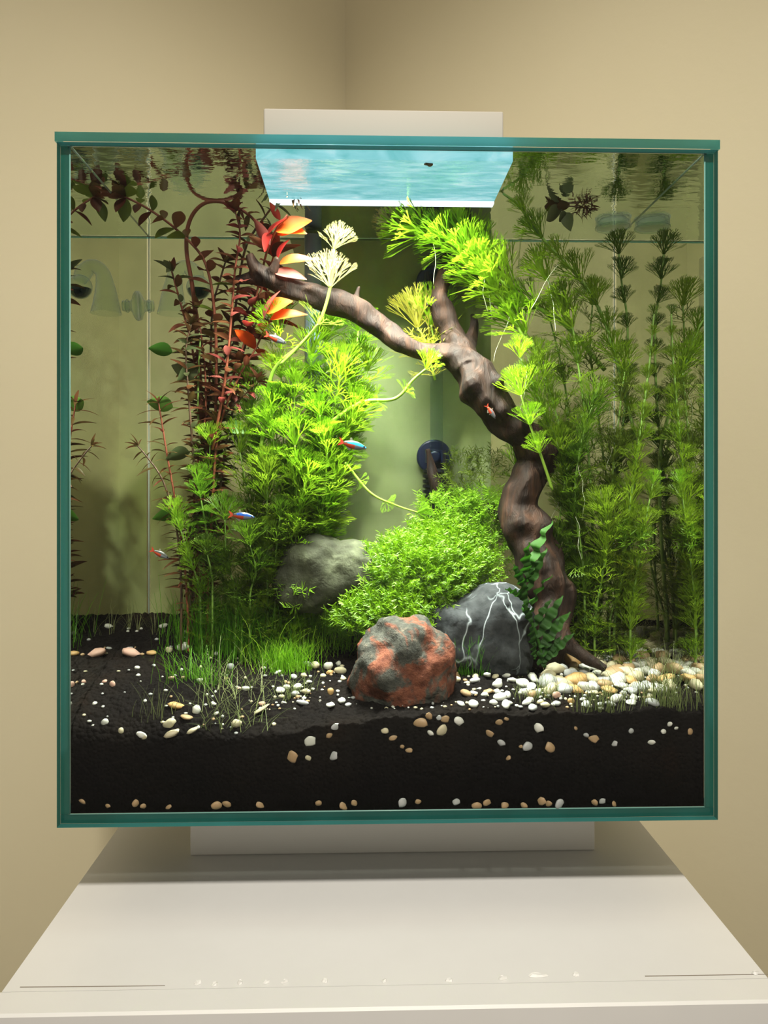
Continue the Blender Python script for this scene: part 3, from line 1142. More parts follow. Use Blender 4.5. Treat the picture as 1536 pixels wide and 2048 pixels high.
def whorl(kind, var, mat):
    """unit-size whorl meshes (leaf length 1 cm), shared by all plants"""
    key = (kind, var, mat)
    if key in WH:
        return WH[key]
    rg = random.Random(hash((kind, var)) % 1000 if False else (sum(map(ord, kind)) * 31 + var))
    V, Fc = [], []
    L, w = 0.010, 0.00027
    if kind == 'open':          # a ring of spreading forked leaves
        n = 9
        for i in range(n):
            fork_leaf(V, Fc, 2 * math.pi * i / n + rg.uniform(-.2, .2), math.radians(rg.uniform(52, 80)), L * rg.uniform(.85, 1.1), rg.uniform(-.35, .35), 5, .34, w, rg)
    elif kind == 'droop':
        n = 9
        for i in range(n):
            fork_leaf(V, Fc, 2 * math.pi * i / n + rg.uniform(-.2, .2), math.radians(rg.uniform(65, 95)), L * rg.uniform(.85, 1.1), rg.uniform(.5, 1.1), 5, .32, w, rg)
    elif kind == 'crown':       # fan shaped tip
        for ring_, (n, e0, e1, ll, z0) in enumerate(((8, 40, 58, 1.0, 0), (7, 20, 38, 1.0, .0006), (5, 4, 18, 0.92, .001))):
            for i in range(n):
                fork_leaf(V, Fc, 2 * math.pi * i / n + ring_ * .4 + rg.uniform(-.2, .2), math.radians(rg.uniform(e0, e1)), L * ll * rg.uniform(.9, 1.1), rg.uniform(-.1, .25), 5, .24, w, rg, z0)
    elif kind == 'fern':        # carrot-like leaves
        n = 9
        for i in range(n):
            pinnate_leaf(V, Fc, 2 * math.pi * i / n + rg.uniform(-.25, .25), math.radians(rg.uniform(45, 85)), L * rg.uniform(.85, 1.15), rg.uniform(.1, .7), 9, w * 1.05, rg)
    elif kind == 'ferntip':
        for ring_, (n, e0, e1, ll) in enumerate(((6, 38, 60, 1.0), (5, 12, 34, .85))):
            for i in range(n):
                pinnate_leaf(V, Fc, 2 * math.pi * i / n + ring_ * .5, math.radians(rg.uniform(e0, e1)), L * ll * rg.uniform(.85, 1.1), rg.uniform(0, .5), 9, w * 1.05, rg, ring_ * .0008)
    me = mesh_from('leaf_whorl', V, Fc, M[mat])
    WH[key] = me
    return me


def frame_quat(t, spin):
    q = t.to_track_quat('Z', 'Y')
    return q @ Matrix.Rotation(spin, 3, 'Z').to_quaternion()


def resample(pts, step):
    out = [pts[0]]
    acc = 0
    for a, b in zip(pts, pts[1:]):
        l = (b - a).length
        while acc + l >= step:
            t = (step - acc) / l
            a = a + (b - a) * t
            out.append(a)
            l = (b - a).length
            acc = 0
        acc += l
    return out


def rooted(pts):
    """a stem that starts just above the soil is carried down into it"""
    g = soil_z(pts[0].x, pts[0].y)
    if -0.01 < pts[0].z - g < 0.062:
        pts = [Vector((pts[0].x, pts[0].y, g - 0.004))] + (pts if pts[0].z - g > 0.004 else pts[1:])
    return pts


def feathery(path, label, kinds=('open', 'crown'), mat='green', tipmat=None, size=42, step=46, stem='stem_green', r=3.0, bare=0.0, name='feathery_stem_plant', group=None, roots=0, tipn=1, taper=0.8):
    """path from base to tip: (px, py, Y); size = leaf length in px"""
    pts = rooted([clampx(P(*p)) for p in path])
    pts = catmull(pts, 8)
    t = empty(name, pts[0])
    tag(t, label, 'aquatic plant', group)
    Ym = path[len(path) // 2][2]
    s = PXS(Ym)
    n = len(pts)
    tv, tf = tube_vf(pts, [r * s * (1 - 0.45 * i / n) for i in range(n)], 5)
    obj('stem', mesh_from('stem', rel(t, tv), tf, M[stem], True), t)
    nodes = list(reversed(resample(list(reversed(pts)), step * s)))
    k = len(nodes)
    for i, p in enumerate(nodes):
        f = (i + 1) / k
        if f < bare:
            continue
        last = i >= k - tipn
        nx = nodes[min(i + 1, k - 1)]
        pv = nodes[max(i - 1, 0)]
        tan = (nx - pv)
        tan = tan.normalized() if tan.length > 1e-6 else Vector((0, 0, 1))
        if last:
            tan = (tan + Vector((0, 0, 0.5))).normalized()
        mk = (tipmat or mat) if i >= k - max(1, tipn) else mat
        k0 = kinds[0] if isinstance(kinds[0], str) else RNG.choice(kinds[0])
        me = whorl(kinds[1] if last else k0, RNG.randrange(4), mk)
        o = obj('leaf_whorl', me, t, p - t.location)
        o.rotation_mode = 'QUATERNION'
        o.rotation_quaternion = frame_quat((tan + Vector((RNG.uniform(-.32, .32), RNG.uniform(-.3, .3), RNG.uniform(-.15, .15)))).normalized(), RNG.uniform(0, 6.28))
        sz = size * s / 0.010 * (taper + (1 - taper) * f) * RNG.uniform(0.76, 1.24)
        # stay inside the glass
        lim = min(p.x - IX0, IX1 - p.x, p.y - IY0 + 0.004, IY1 - p.y + 0.004) / 0.0098
        lim = min(lim, (IZ1 - 0.001 - p.z) / (0.0105 * min(1.0, max(0.5, tan.z + 0.25))))
        sz = max(0.35, min(sz, lim))
        o.scale = (sz, sz, sz)
    for i in range(roots):
        p = nodes[RNG.randrange(max(1, k // 3), k)]
        q = [p]
        d = Vector((RNG.uniform(-.6, .6), RNG.uniform(-.4, .2), -0.5))
        for j in range(6):
            d = (d + Vector((RNG.uniform(-.5, .5), RNG.uniform(-.3, .3), -0.35))).normalized()
            q.append(clampx(q[-1] + d * 0.0075))
        tv, tf = tube_vf(catmull(q, 3), 0.00022, 4)
        obj('root', mesh_from('root', rel(t, tv), tf, M['root'], True), t)
    return t


LEAF = {}


def leaf_mesh(kind, mat):
    key = (kind, mat)
    if key in LEAF:
        return LEAF[key]
    wr, fold, droop = {'lance': (0.19, .25, .25), 'narrow': (0.10, .15, .35), 'oval': (0.27, .2, .1), 'broad': (0.33, .18, .25), 'fern': (0.115, .1, .45)}[kind]
    N = 7 if kind != 'fern' else 18
    V, Fc = [], []
    for i in range(N + 1):
        t = i / N
        w = wr * 0.01 * (math.sin(math.pi * (t ** (0.8 if kind != 'oval' else 1.1))) ** 0.8) if 0 < t < 1 else 0.0002
        if kind == 'fern':
            w *= 1 + 0.30 * math.sin(t * 24)
        z = -droop * 0.01 * t * t + (0.0006 * math.sin(t * 24 + 1) if kind == 'fern' else 0)
        x = 0.01 * t
        lift = w * fold * 2
        V += [Vector((x, -w, z + lift)), Vector((x, 0, z)), Vector((x, w, z + lift))]
    for i in range(N):
        a = i * 3
        Fc += [(a, a + 3, a + 4, a + 1), (a + 1, a + 4, a + 5, a + 2)]
    me = mesh_from('leaf', V, Fc, M[mat], True)
    LEAF[key] = me
    return me


def put_leaf(t, p, d, size, kind, mat, roll=None, name='leaf'):
    o = obj(name, leaf_mesh(kind, mat), t, p - t.location)
    d = d.normalized()
    room = max(-1.0, min(1.0, (IZ1 - 0.002 - p.z) / size))
    if d.z > room:                # keep below the top glass
        d.z = room * 0.9
    if p.x + d.x * size < IX0 + 0.001 or p.x + d.x * size > IX1 - 0.001:
        d.x *= 0.2
    d = d.normalized()
    q = d.to_track_quat('X', 'Z')
    o.rotation_mode = 'QUATERNION'
    o.rotation_quaternion = q @ Matrix.Rotation(roll if roll is not None else RNG.uniform(-.6, .6), 3, 'X').to_quaternion()
    k = size / 0.010
    o.scale = (k, k, k)
    return o


def stem_plant(path, label, kind='lance', mats=('red_leaf', 'olive_red', 'brown_leaf'), tipmats=None, size=26, step=24, stem='stem_red', r=3.2, bare=0.15, tip=6, name='red_stem_plant', group=None, skip=(), tipfrac=0.85, up=0.35, tipsize=1.0):
    pts = catmull(rooted([clampx(P(*p)) for p in path]), 8)
    t = empty(name, pts[0])
    tag(t, label, 'aquatic plant', group)
    step *= 0.72
    size *= 1.42
    s = PXS(path[len(path) // 2][2])
    n = len(pts)
    tv, tf = tube_vf(pts, [r * s * (1 - 0.5 * i / n) for i in range(n)], 6)
    obj('stem', mesh_from('stem', rel(t, tv), tf, M[stem], True), t)
    nodes = resample(pts, step * s)
    k = len(nodes)
    az = RNG.uniform(0, 6.28)
    for i, p in enumerate(nodes):
        f = i / max(1, k - 1)
        if f < bare or any(a <= f <= b for a, b in skip):
            continue
        tan = (nodes[min(i + 1, k - 1)] - nodes[max(i - 1, 0)]).normalized()
        o1 = tan.orthogonal().normalized()
        o2 = tan.cross(o1)
        az += 1.57 + RNG.uniform(-.4, .4)
        ms = tipmats if (tipmats and f > tipfrac) else mats
        for h in (0, 1):
            if RNG.random() < 0.14:
                continue
            a = az + h * math.pi + RNG.uniform(-.3, .3)
            d = o1 * math.cos(a) + o2 * math.sin(a) + tan * (up + RNG.uniform(-.2, .4)) + Vector((0, 0, RNG.uniform(-.3, .2)))
            put_leaf(t, p, d, size * s * RNG.uniform(.7, 1.2) * (tipsize if f > tipfrac else 1), kind, RNG.choice(ms))
    p = nodes[-1]
    tan = (pts[-1] - pts[-5]).normalized()
    o1 = tan.orthogonal().normalized()
    o2 = tan.cross(o1)
    for j in range(tip):
        a = 2 * math.pi * j / tip + RNG.uniform(-.3, .3)
        d = tan * RNG.uniform(.6, 1.4) + o1 * math.cos(a) * .8 + o2 * math.sin(a) * .8
        put_leaf(t, p, d, size * s * RNG.uniform(.6, 1.0) * tipsize, kind, RNG.choice(tipmats or mats))
    return t


# ------------------------------------------------------------------ red stem plants on the left
RM = ('red_leaf', 'olive_red', 'brown_leaf', 'red_leaf')
stem_plant([(398, 1225, .125), (425, 1000, .12), (432, 800, .115), (430, 640, .11), (412, 530, .105), (365, 470, .10), (300, 420, .09), (232, 352, .08)],
           'long red stem slanting up to the upper corner of the tank with round olive leaves', 'oval', ('olive_red', 'red_leaf', 'olive'), None, 30, 36, 'stem_red', 4.0, .18)
stem_plant([(392, 1230, .13), (405, 1000, .125), (402, 800, .12), (388, 600, .115), (373, 500, .11), (380, 440, .105), (410, 402, .10), (455, 402, .10), (500, 432, .10), (530, 470, .10)],
           'thick red stem bending over in a hook below the water surface', 'lance', RM, None, 26, 26, 'stem_red', 5.5, .15, 5, skip=((.62, .9),))
stem_plant([(410, 1225, .14), (430, 1000, .135), (445, 800, .13), (470, 620, .12), (490, 500, .11), (525, 440, .10), (560, 400, .092), (592, 372, .085)],
           'reddish stem ending in dark narrow leaves beside the lamp', 'narrow', ('brown_leaf', 'olive_red', 'dull_broad'), ('brown_leaf', 'dull_broad'), 30, 22, 'stem_brown', 3.4, .15, 8)
stem_plant([(380, 1235, .12), (388, 1020, .12), (400, 850, .12), (385, 700, .115), (362, 610, .11), (340, 530, .105)],
           'maroon stem with an upright bundle of olive leaves at its tip above the drop checker', 'lance', RM, ('olive_red', 'dull_broad'), 27, 21, 'stem_red', 3.4, .12, 7)
stem_plant([(376, 1235, .10), (368, 1120, .10), (352, 1010, .10), (335, 915, .10), (322, 835, .10), (316, 800, .10)],
           'short brownish stem with narrow leaves nearest the side pane', 'narrow', ('brown_leaf', 'olive_red', 'red_leaf'), None, 30, 20, 'stem_red', 2.8, .2, 7)
stem_plant([(362, 1150, .098), (350, 1040, .096), (325, 960, .095), (295, 915, .094), (272, 888, .094)],
           'lowest brown stem leaning out towards the side pane', 'narrow', ('brown_leaf', 'olive_red'), None, 24, 19, 'stem_brown', 2.6, .3, 7)
stem_plant([(405, 1230, .115), (415, 1000, .11), (440, 830, .112), (478, 720, .114), (508, 620, .116), (530, 560, .116), (552, 500, .115)],
           'stem carrying large crimson and pink leaves over the driftwood end', 'lance', RM, ('crimson', 'pink', 'red_leaf'), 34, 30, 'stem_red', 3.2, .15, 7, tipfrac=.78, tipsize=1.5)
stem_plant([(415, 1230, .10), (425, 1010, .10), (438, 860, .104), (475, 760, .108), (515, 690, .112), (540, 625, .114)],
           'stem with pink upright tip leaves just under the driftwood end', 'lance', RM, ('pink', 'crimson', 'orange'), 30, 28, 'stem_red', 3.2, .15, 6, tipfrac=.85, tipsize=1.5)
stem_plant([(388, 1230, .135), (395, 1050, .13), (412, 880, .128), (420, 740, .125), (425, 620, .12), (440, 560, .118), (452, 520, .115)],
           'dense maroon stem in the middle of the red bunch', 'lance', RM, None, 27, 19, 'stem_brown', 3.2, .1, 6)
stem_plant([(400, 1230, .145), (412, 1050, .14), (405, 900, .14), (430, 760, .135), (470, 680, .13), (505, 600, .125)],
           'back maroon stem behind the middle of the red bunch', 'lance', ('red_leaf', 'brown_leaf', 'dull_broad'), None, 28, 20, 'stem_brown', 3.0, .1, 6)
stem_plant([(384, 1232, .108), (380, 1100, .108), (398, 980, .108), (415, 900, .108), (450, 830, .108), (520, 760, .106)],
           'bent brown stem reaching from the red bunch towards the bright green plants', 'lance', ('olive_red', 'brown_leaf', 'red_leaf'), ('pink', 'olive_red'), 24, 21, 'stem_brown', 3.0, .1, 5)

stem_plant([(395, 1230, .12), (398, 1080, .118), (402, 930, .116), (412, 800, .114), (405, 690, .112), (392, 610, .11)],
           'leafy maroon stem at the front of the red bunch', 'lance', RM, None, 25, 15, 'stem_red', 3.0, .2, 6)
stem_plant([(408, 1230, .13), (418, 1100, .128), (430, 950, .126), (440, 820, .124), (455, 720, .122), (462, 640, .12)],
           'leafy brown stem at the inner side of the red bunch', 'lance', ('brown_leaf', 'olive_red', 'red_leaf'), None, 26, 16, 'stem_brown', 3.0, .15, 6)

stem_plant([(402, 1228, .10), (398, 1080, .10), (388, 930, .10), (378, 800, .10), (372, 700, .10), (385, 640, .10)],
           'olive and maroon stem behind the drop checker cone', 'lance', ('olive_red', 'brown_leaf', 'dull_broad'), None, 25, 18, 'stem_brown', 3.0, .3, 6)
stem_plant([(420, 1228, .11), (432, 1060, .11), (450, 900, .112), (470, 800, .115), (488, 700, .118), (515, 640, .12), (545, 560, .122)],
           'thin stem rising behind the driftwood end to the lamp', 'lance', ('olive_red', 'brown_leaf', 'dull_broad'), ('crimson', 'olive_red'), 26, 22, 'stem_brown', 3.0, .35, 6)
stem_plant([(425, 900, .10), (450, 760, .098), (462, 640, .096), (470, 540, .094), (480, 470, .092), (470, 420, .09)],
           'upright stem with pinkish brown leaves between hook and lamp', 'lance', ('red_leaf', 'pink', 'olive_red'), ('pink', 'red_leaf'), 27, 22, 'stem_red', 3.0, .2, 7)

# big orange-red leaves glowing under the lamp
og = empty('orange_leaf_plant', P(500, 640, .115))
tag(og, 'cluster of glowing orange red leaves near the lamp above the driftwood', 'aquatic plant')
tv, tf = tube_vf(catmull([P(500, 640, .115), P(520, 560, .112), P(535, 500, .098), P(555, 455, .088), P(575, 430, .086)], 6), 0.0009, 6)
obj('stem', mesh_from('stem', rel(og, tv), tf, M['stem_red'], True), og)
for (ax, ay, bx, by, kd, mt, ro) in [(555, 470, 612, 432, 'broad', 'orange', 1.2), (552, 462, 606, 455, 'broad', 'orange', .9), (560, 440, 540, 405, 'lance', 'crimson', .8), (556, 520, 568, 478, 'broad', 'crimson', 1.3), (558, 528, 622, 508, 'lance', 'orange', 1.0),
                                 (548, 545, 606, 548, 'lance', 'pink', 1.1), (535, 500, 500, 470, 'lance', 'red_leaf', .8), (540, 490, 510, 440, 'lance', 'pink', 1.0), (530, 625, 575, 596, 'broad', 'orange', 1.2), (528, 640, 545, 580, 'lance', 'pink', 1.2), (540, 640, 604, 618, 'lance', 'orange', 1.0), (530, 480, 560, 430, 'lance', 'crimson', .9), (545, 470, 520, 500, 'broad', 'crimson', 1.1)]:
    a, b = P(ax, ay, .088), P(bx, by, .081)
    put_leaf(og, a, b - a, (b - a).length * 1.05, kd, mt, ro)

# broad green leaves near the left pane
bg = empty('broad_leaf_plant', P(398, 1200, .115))
tag(bg, 'plant with a few broad green leaves reaching towards the side pane', 'aquatic plant')
tv, tf = tube_vf(catmull([P(398, 1225, .115), P(404, 1000, .112), P(396, 820, .11), P(400, 680, .108)], 8), 0.0008, 6)
obj('stem', mesh_from('stem', rel(bg, tv), tf, M['stem_green'], True), bg)
for (jx, jy, ax, ay, bx, by, mt, ro) in [(400, 690, 345, 705, 298, 692, 'broad', 1.0), (396, 830, 346, 815, 295, 800, 'broad', 1.2), (398, 760, 395, 755, 345, 728, 'dull_broad', 1.2), (404, 1010, 360, 1030, 305, 1030, 'broad', 1.0), (400, 720, 398, 735, 350, 755, 'dull_broad', .8), (430, 850, 450, 850, 492, 860, 'broad', 1.1), (404, 930, 380, 905, 330, 912, 'dull_broad', 1.0)]:
    j, a, b = P(jx, jy, .11), P(ax, ay, .105), P(bx, by, .10)
    tv, tf = tube_vf([j, (j + a) / 2 + Vector((0, 0, .002)), a], 0.0004, 5)
    obj('petiole', mesh_from('petiole', rel(bg, tv), tf, M['stem_green'], True), bg)
    put_leaf(bg, a, b - a, (b - a).length, 'broad', mt, ro)

# ------------------------------------------------------------------ feathery plants, middle left
mids = [
    ((560, 668, .10), (600, 1150, .13), 'lime', 'bright tuft just right of the pink tip leaves'),
    ((652, 655, .12), (610, 1150, .14), 'lime', 'tall bright tuft under the driftwood arm'),
    ((716, 662, .125), (640, 1140, .145), 'lime', 'bright tuft under the driftwood twig'),
    ((622, 715, .11), (600, 1160, .13), 'lime', 'bright tuft in front of the pale blue pipe'),
    ((735, 742, .12), (650, 1120, .14), 'lime', 'bright tuft nearest the open green back glass'),
    ((680, 750, .105), (620, 1150, .125), 'lime', 'bright tuft left of the side shoot'),
    ((590, 765, .10), (580, 1160, .12), 'lime', 'bright tuft over the middle of the green bush'),
    ((500, 770, .12), (520, 1170, .135), 'green', 'pale tuft against the red stems'),
    ((540, 820, .095), (545, 1170, .115), 'lime', 'bright tuft at the inner edge of the red stems'),
    ((640, 830, .095), (600, 1150, .115), 'lime', 'bright tuft above the neon fish in the clearing'),
    ((700, 840, .11), (640, 1120, .125), 'lime', 'bright tuft at the clearing edge above the fish'),
    ((590, 890, .09), (565, 1170, .11), 'lime', 'bright tuft in the middle height of the bush'),
    ((655, 905, .095), (610, 1150, .112), 'lime', 'bright tuft left of the neon fish in the clearing'),
    ((480, 905, .105), (500, 1180, .12), 'mid_green', 'green tuft level with the fish, beside the red bunch'),
    ((420, 890, .10), (450, 1180, .115), 'green', 'small tuft growing out of the red bunch'),
    ((535, 945, .088), (535, 1180, .10), 'mid_green', 'green tuft low in the bush above the silvery fish'),
    ((610, 965, .088), (590, 1160, .102), 'lime', 'green tuft low in the bush towards the clearing'),
    ((670, 965, .10), (630, 1130, .115), 'lime', 'low tuft right above the mossy rock'),
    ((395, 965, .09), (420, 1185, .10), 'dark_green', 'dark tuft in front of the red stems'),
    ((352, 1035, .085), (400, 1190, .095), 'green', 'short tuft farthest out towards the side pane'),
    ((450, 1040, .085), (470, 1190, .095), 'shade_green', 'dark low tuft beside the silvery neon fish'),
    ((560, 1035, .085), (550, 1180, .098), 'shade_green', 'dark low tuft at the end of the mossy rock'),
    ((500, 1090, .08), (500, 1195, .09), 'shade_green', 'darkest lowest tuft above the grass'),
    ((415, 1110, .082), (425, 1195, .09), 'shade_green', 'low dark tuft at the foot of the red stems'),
    ((610, 1040, .10), (600, 1160, .11), 'mid_green', 'low tuft touching the top of the mossy rock'),
]
for i, (tip, base, mt, lab) in enumerate(mids):
    mx_ = tuple((a + b) / 2 + (RNG.uniform(-18, 18) if k == 0 else 0) for k, (a, b) in enumerate(zip(tip, base)))
    kd = (('fern', 'open', 'crown'), 'crown') if i % 3 == 0 else (('open', 'crown'), 'crown')
    feathery([base, mx_, tip], 'feathery water plant, ' + lab, kd, mt, None, 54 if tip[0] > 465 and tip[1] < 1000 else 48 if tip[0] > 435 else 36, 28, 'stem_lime' if mt == 'lime' else 'stem_green', 2.6, 0.12)

feathery([(640, 860, .10), (720, 806, .098), (790, 797, .095), (826, 760, .09), (852, 738, .086)], 'side shoot with a thick lime stem crossing towards the driftwood', ('open', 'crown'), 'lime', None, 34, 62, 'stem_lime', 4.5, .5)
feathery([(690, 925, .10), (740, 985, .10), (790, 1010, .105), (835, 1025, .11)], 'thin runner sloping down from the bush to the moss', ('open', 'crown'), 'green', None, 26, 70, 'stem_lime', 3.0, .3)

# cream topped stem in front of the driftwood
feathery([(515, 960, 0.105), (528, 850, 0.100), (545, 745, 0.092), (600, 690, 0.086), (640, 640, 0.082), (662, 565, 0.078), (668, 498, 0.076)], 'pale stem with cream umbrella tops rising in front of the driftwood', ('crown', 'crown'), 'cream', 'cream', 62, 74, 'stem_lime', 5.0, .72, tipn=2, taper=1.0)
feathery([(560, 730, 0.086), (600, 690, 0.084), (636, 648, 0.082)], 'golden green whorl in front of the driftwood arm', ('open', 'open'), 'gold', 'olive', 56, 90, 'stem_lime', 3.6, .9)
# golden bush behind the driftwood
feathery([(870, 760, 0.140), (860, 720, 0.135), (850, 680, 0.132), (835, 655, 0.130)], 'golden green bushy whorls behind the driftwood arm', ('open', 'crown'), 'gold', 'gold', 74, 34, 'stem_lime', 3.0, .2)
feathery([(880, 740, 0.141), (872, 700, 0.136), (862, 650, 0.134)], 'second golden bushy top beside the upright driftwood fork', ('open', 'crown'), 'gold', 'lime', 72, 34, 'stem_lime', 3.0, .2)

# ------------------------------------------------------------------ feathery plants, right
feathery([(1210, 740, 0.126), (1130, 650, 0.121), (1075, 615, 0.116), (1005, 565, 0.108), (950, 520, 0.102), (890, 478, 0.098), (850, 455, 0.096)], 'thick lime stem running to the big bright fans under the lamp', ('crown', 'crown'), 'lime', 'lime', 92, 56, 'stem_lime', 5.0, .42, tipn=3, taper=1.0, roots=2)
feathery([(1000, 590, 0.113), (940, 530, 0.108), (880, 480, 0.104), (830, 462, 0.102), (800, 455, 0.101)], 'cream tinted fan at the lamp end of the bright branch', ('crown', 'crown'), 'lime', 'cream', 86, 56, 'stem_lime', 4.0, .5, tipn=1, taper=1.0)
feathery([(1080, 720, 0.117), (1035, 640, 0.112), (985, 580, 0.108), (955, 530, 0.106)], 'bright drooping fans over the upright driftwood fork', ('crown', 'crown'), 'lime', 'lime', 80, 56, 'stem_lime', 3.6, .3, tipn=2, taper=1.0, roots=2)
feathery([(1050, 680, .11), (1010, 610, .108), (970, 560, .106), (930, 500, .105), (910, 450, .104)], 'bright fans beside the black filter elbow under the lamp', ('crown', 'crown'), 'lime', 'lime', 82, 54, 'stem_lime', 3.6, .45, tipn=2, taper=1.0)
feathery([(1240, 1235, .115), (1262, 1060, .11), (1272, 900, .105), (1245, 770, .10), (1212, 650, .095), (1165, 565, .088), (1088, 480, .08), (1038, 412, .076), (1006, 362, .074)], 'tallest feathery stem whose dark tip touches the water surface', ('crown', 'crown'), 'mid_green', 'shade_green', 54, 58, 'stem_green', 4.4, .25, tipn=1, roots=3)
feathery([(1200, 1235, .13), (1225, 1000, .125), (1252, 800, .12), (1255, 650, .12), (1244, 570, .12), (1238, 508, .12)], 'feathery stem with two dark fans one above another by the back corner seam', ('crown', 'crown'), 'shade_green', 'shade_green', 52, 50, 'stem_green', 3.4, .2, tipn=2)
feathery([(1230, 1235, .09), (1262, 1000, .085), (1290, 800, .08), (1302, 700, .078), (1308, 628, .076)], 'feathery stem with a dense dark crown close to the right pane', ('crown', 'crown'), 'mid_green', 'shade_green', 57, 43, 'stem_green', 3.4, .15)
feathery([(1150, 1235, .105), (1148, 1080, .105), (1125, 930, .10), (1080, 800, .095), (1040, 715, .09)], 'feathery stem whose bright tip leans to the driftwood knob', (('open', 'crown', 'crown'), 'crown'), 'mid_green', 'lime', 57, 36, 'stem_green', 3.4, .1, roots=2)
feathery([(1105, 980, .085), (1085, 920, .08), (1060, 850, .076), (1042, 790, .074)], 'bright feathery shoot in front of the driftwood bend', ('crown', 'crown'), 'lime', 'lime', 52, 62, 'stem_lime', 3.4, .3, tipn=2)
feathery([(1165, 1235, .125), (1160, 1050, .12), (1125, 880, .118), (1098, 780, .115), (1076, 722, .114)], 'feathery stem with a small narrow tip behind the driftwood knob', (('open', 'crown', 'crown'), 'crown'), 'mid_green', 'mid_green', 49, 34, 'stem_green', 3.0, .1)
feathery([(1180, 1235, .115), (1185, 1050, .11), (1172, 850, .105), (1155, 720, .102), (1140, 640, .10), (1095, 560, .098)], 'feathery stem in the middle of the right thicket', (('open', 'crown', 'crown'), 'crown'), 'mid_green', 'lime', 57, 36, 'stem_green', 3.2, .1, roots=3)
feathery([(1190, 1240, .085), (1205, 1150, .082), (1215, 1080, .08), (1214, 1030, .078)], 'short bright rosette low in front of the right thicket', (('open', 'crown', 'crown'), 'crown'), 'mid_green', 'mid_green', 57, 28, 'stem_green', 3.0, .1)
feathery([(1262, 1235, .075), (1278, 1120, .072), (1294, 1030, .070), (1306, 968, .068)], 'short feathery stem nearest the right pane with a bright tip', (('open', 'crown', 'crown'), 'crown'), 'mid_green', 'green', 46, 30, 'stem_green', 2.6, .05)
feathery([(1215, 1240, .14), (1225, 1060, .138), (1205, 900, .135), (1190, 780, .132), (1180, 690, .13), (1185, 610, .128)], 'back stem of the right thicket below the floating sprig', ('open', 'crown'), 'olive', 'mid_green', 54, 33, 'stem_green', 3.0, .1, roots=2)
feathery([(1130, 1235, .14), (1140, 1080, .138), (1130, 950, .135), (1135, 820, .132), (1120, 720, .13), (1100, 640, .128)], 'back stem of the thicket next to the driftwood', (('droop', 'open', 'crown'), 'crown'), 'mid_green', 'mid_green', 54, 33, 'stem_green', 3.0, .08)
feathery([(1250, 1235, .10), (1245, 1120, .10), (1225, 980, .098), (1235, 860, .096), (1250, 740, .094)], 'drooping olive stem at the outer edge of the right thicket', (('droop', 'open', 'crown'), 'crown'), 'olive', 'mid_green', 57, 31, 'stem_green', 3.0, .08, roots=3)
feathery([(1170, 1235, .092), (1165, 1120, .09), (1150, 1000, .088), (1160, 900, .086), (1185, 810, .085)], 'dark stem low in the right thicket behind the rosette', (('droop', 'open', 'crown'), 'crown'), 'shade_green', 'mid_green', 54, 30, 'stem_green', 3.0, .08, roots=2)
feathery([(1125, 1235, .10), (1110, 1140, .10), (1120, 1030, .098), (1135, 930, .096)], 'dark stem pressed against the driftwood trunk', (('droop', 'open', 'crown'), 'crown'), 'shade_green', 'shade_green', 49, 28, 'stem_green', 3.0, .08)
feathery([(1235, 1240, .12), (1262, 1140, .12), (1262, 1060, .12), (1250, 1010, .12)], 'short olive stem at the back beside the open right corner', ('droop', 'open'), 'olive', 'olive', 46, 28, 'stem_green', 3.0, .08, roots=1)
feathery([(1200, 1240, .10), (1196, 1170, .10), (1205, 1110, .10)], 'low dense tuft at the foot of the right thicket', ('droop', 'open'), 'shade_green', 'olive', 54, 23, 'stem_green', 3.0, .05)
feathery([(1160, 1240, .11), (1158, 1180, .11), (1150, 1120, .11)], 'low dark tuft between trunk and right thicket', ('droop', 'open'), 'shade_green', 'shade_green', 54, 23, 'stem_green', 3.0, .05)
feathery([(1220, 1240, .088), (1235, 1190, .086), (1248, 1140, .084)], 'low yellowish tuft in front of the open right corner', ('open', 'open'), 'olive', 'gold', 49, 23, 'stem_green', 3.0, .05)
feathery([(1060, 1060, .125), (1040, 990, .124), (1030, 930, .123)], 'small green shoot peeking out behind the trunk bend', (('open', 'crown', 'crown'), 'crown'), 'mid_green', 'lime', 41, 28, 'stem_green', 2.6, .3)

# ------------------------------------------------------------------ floating sprig
fl = empty('floating_sprig', P(1150, 420, .10))
tag(fl, 'dark brown loose sprig floating below the water surface', 'aquatic plant')
tv, tf = tube_vf(catmull([P(1092, 415, .10), P(1130, 412, .10), P(1165, 415, .10), P(1195, 420, .10)], 5), 0.0006, 5)
obj('stem', mesh_from('stem', rel(fl, tv), tf, M['stem_brown'], True), fl)
for (ax, ay, bx, by, mt) in [(1120, 415, 1085, 410, 'brown_leaf'), (1125, 418, 1085, 438, 'dull_broad'), (1130, 425, 1140, 458, 'dull_broad'), (1140, 412, 1110, 402, 'brown_leaf'), (1135, 428, 1112, 440, 'dull_broad')]:
    a, b = P(ax, ay, .10), P(bx, by, .096)
    put_leaf(fl, a, b - a, (b - a).length, 'broad', mt, 1.0)
for i in range(46):
    a = P(RNG.uniform(1145, 1185), RNG.uniform(408, 432), .10)
    an = RNG.uniform(0, 6.28)
    put_leaf(fl, a, Vector((math.cos(an), RNG.uniform(-.6, .6), math.sin(an) * .8)), RNG.uniform(.005, .0095), 'narrow', RNG.choice(('brown_leaf', 'olive_red', 'brown_leaf')))

fs = empty('leaf_scrap', P(857, 326, .013))
tag(fs, 'tiny dark leaf scrap floating right under the lamp', 'leaf')
for (ax, ay, bx, by) in ((848, 330, 868, 322), (866, 330, 850, 324)):
    a, b = P(ax, ay, .013), P(bx, by, .013)
    put_leaf(fs, a, b - a, (b - a).length, 'broad', 'brown_leaf', 1.2, name='leaf_half')

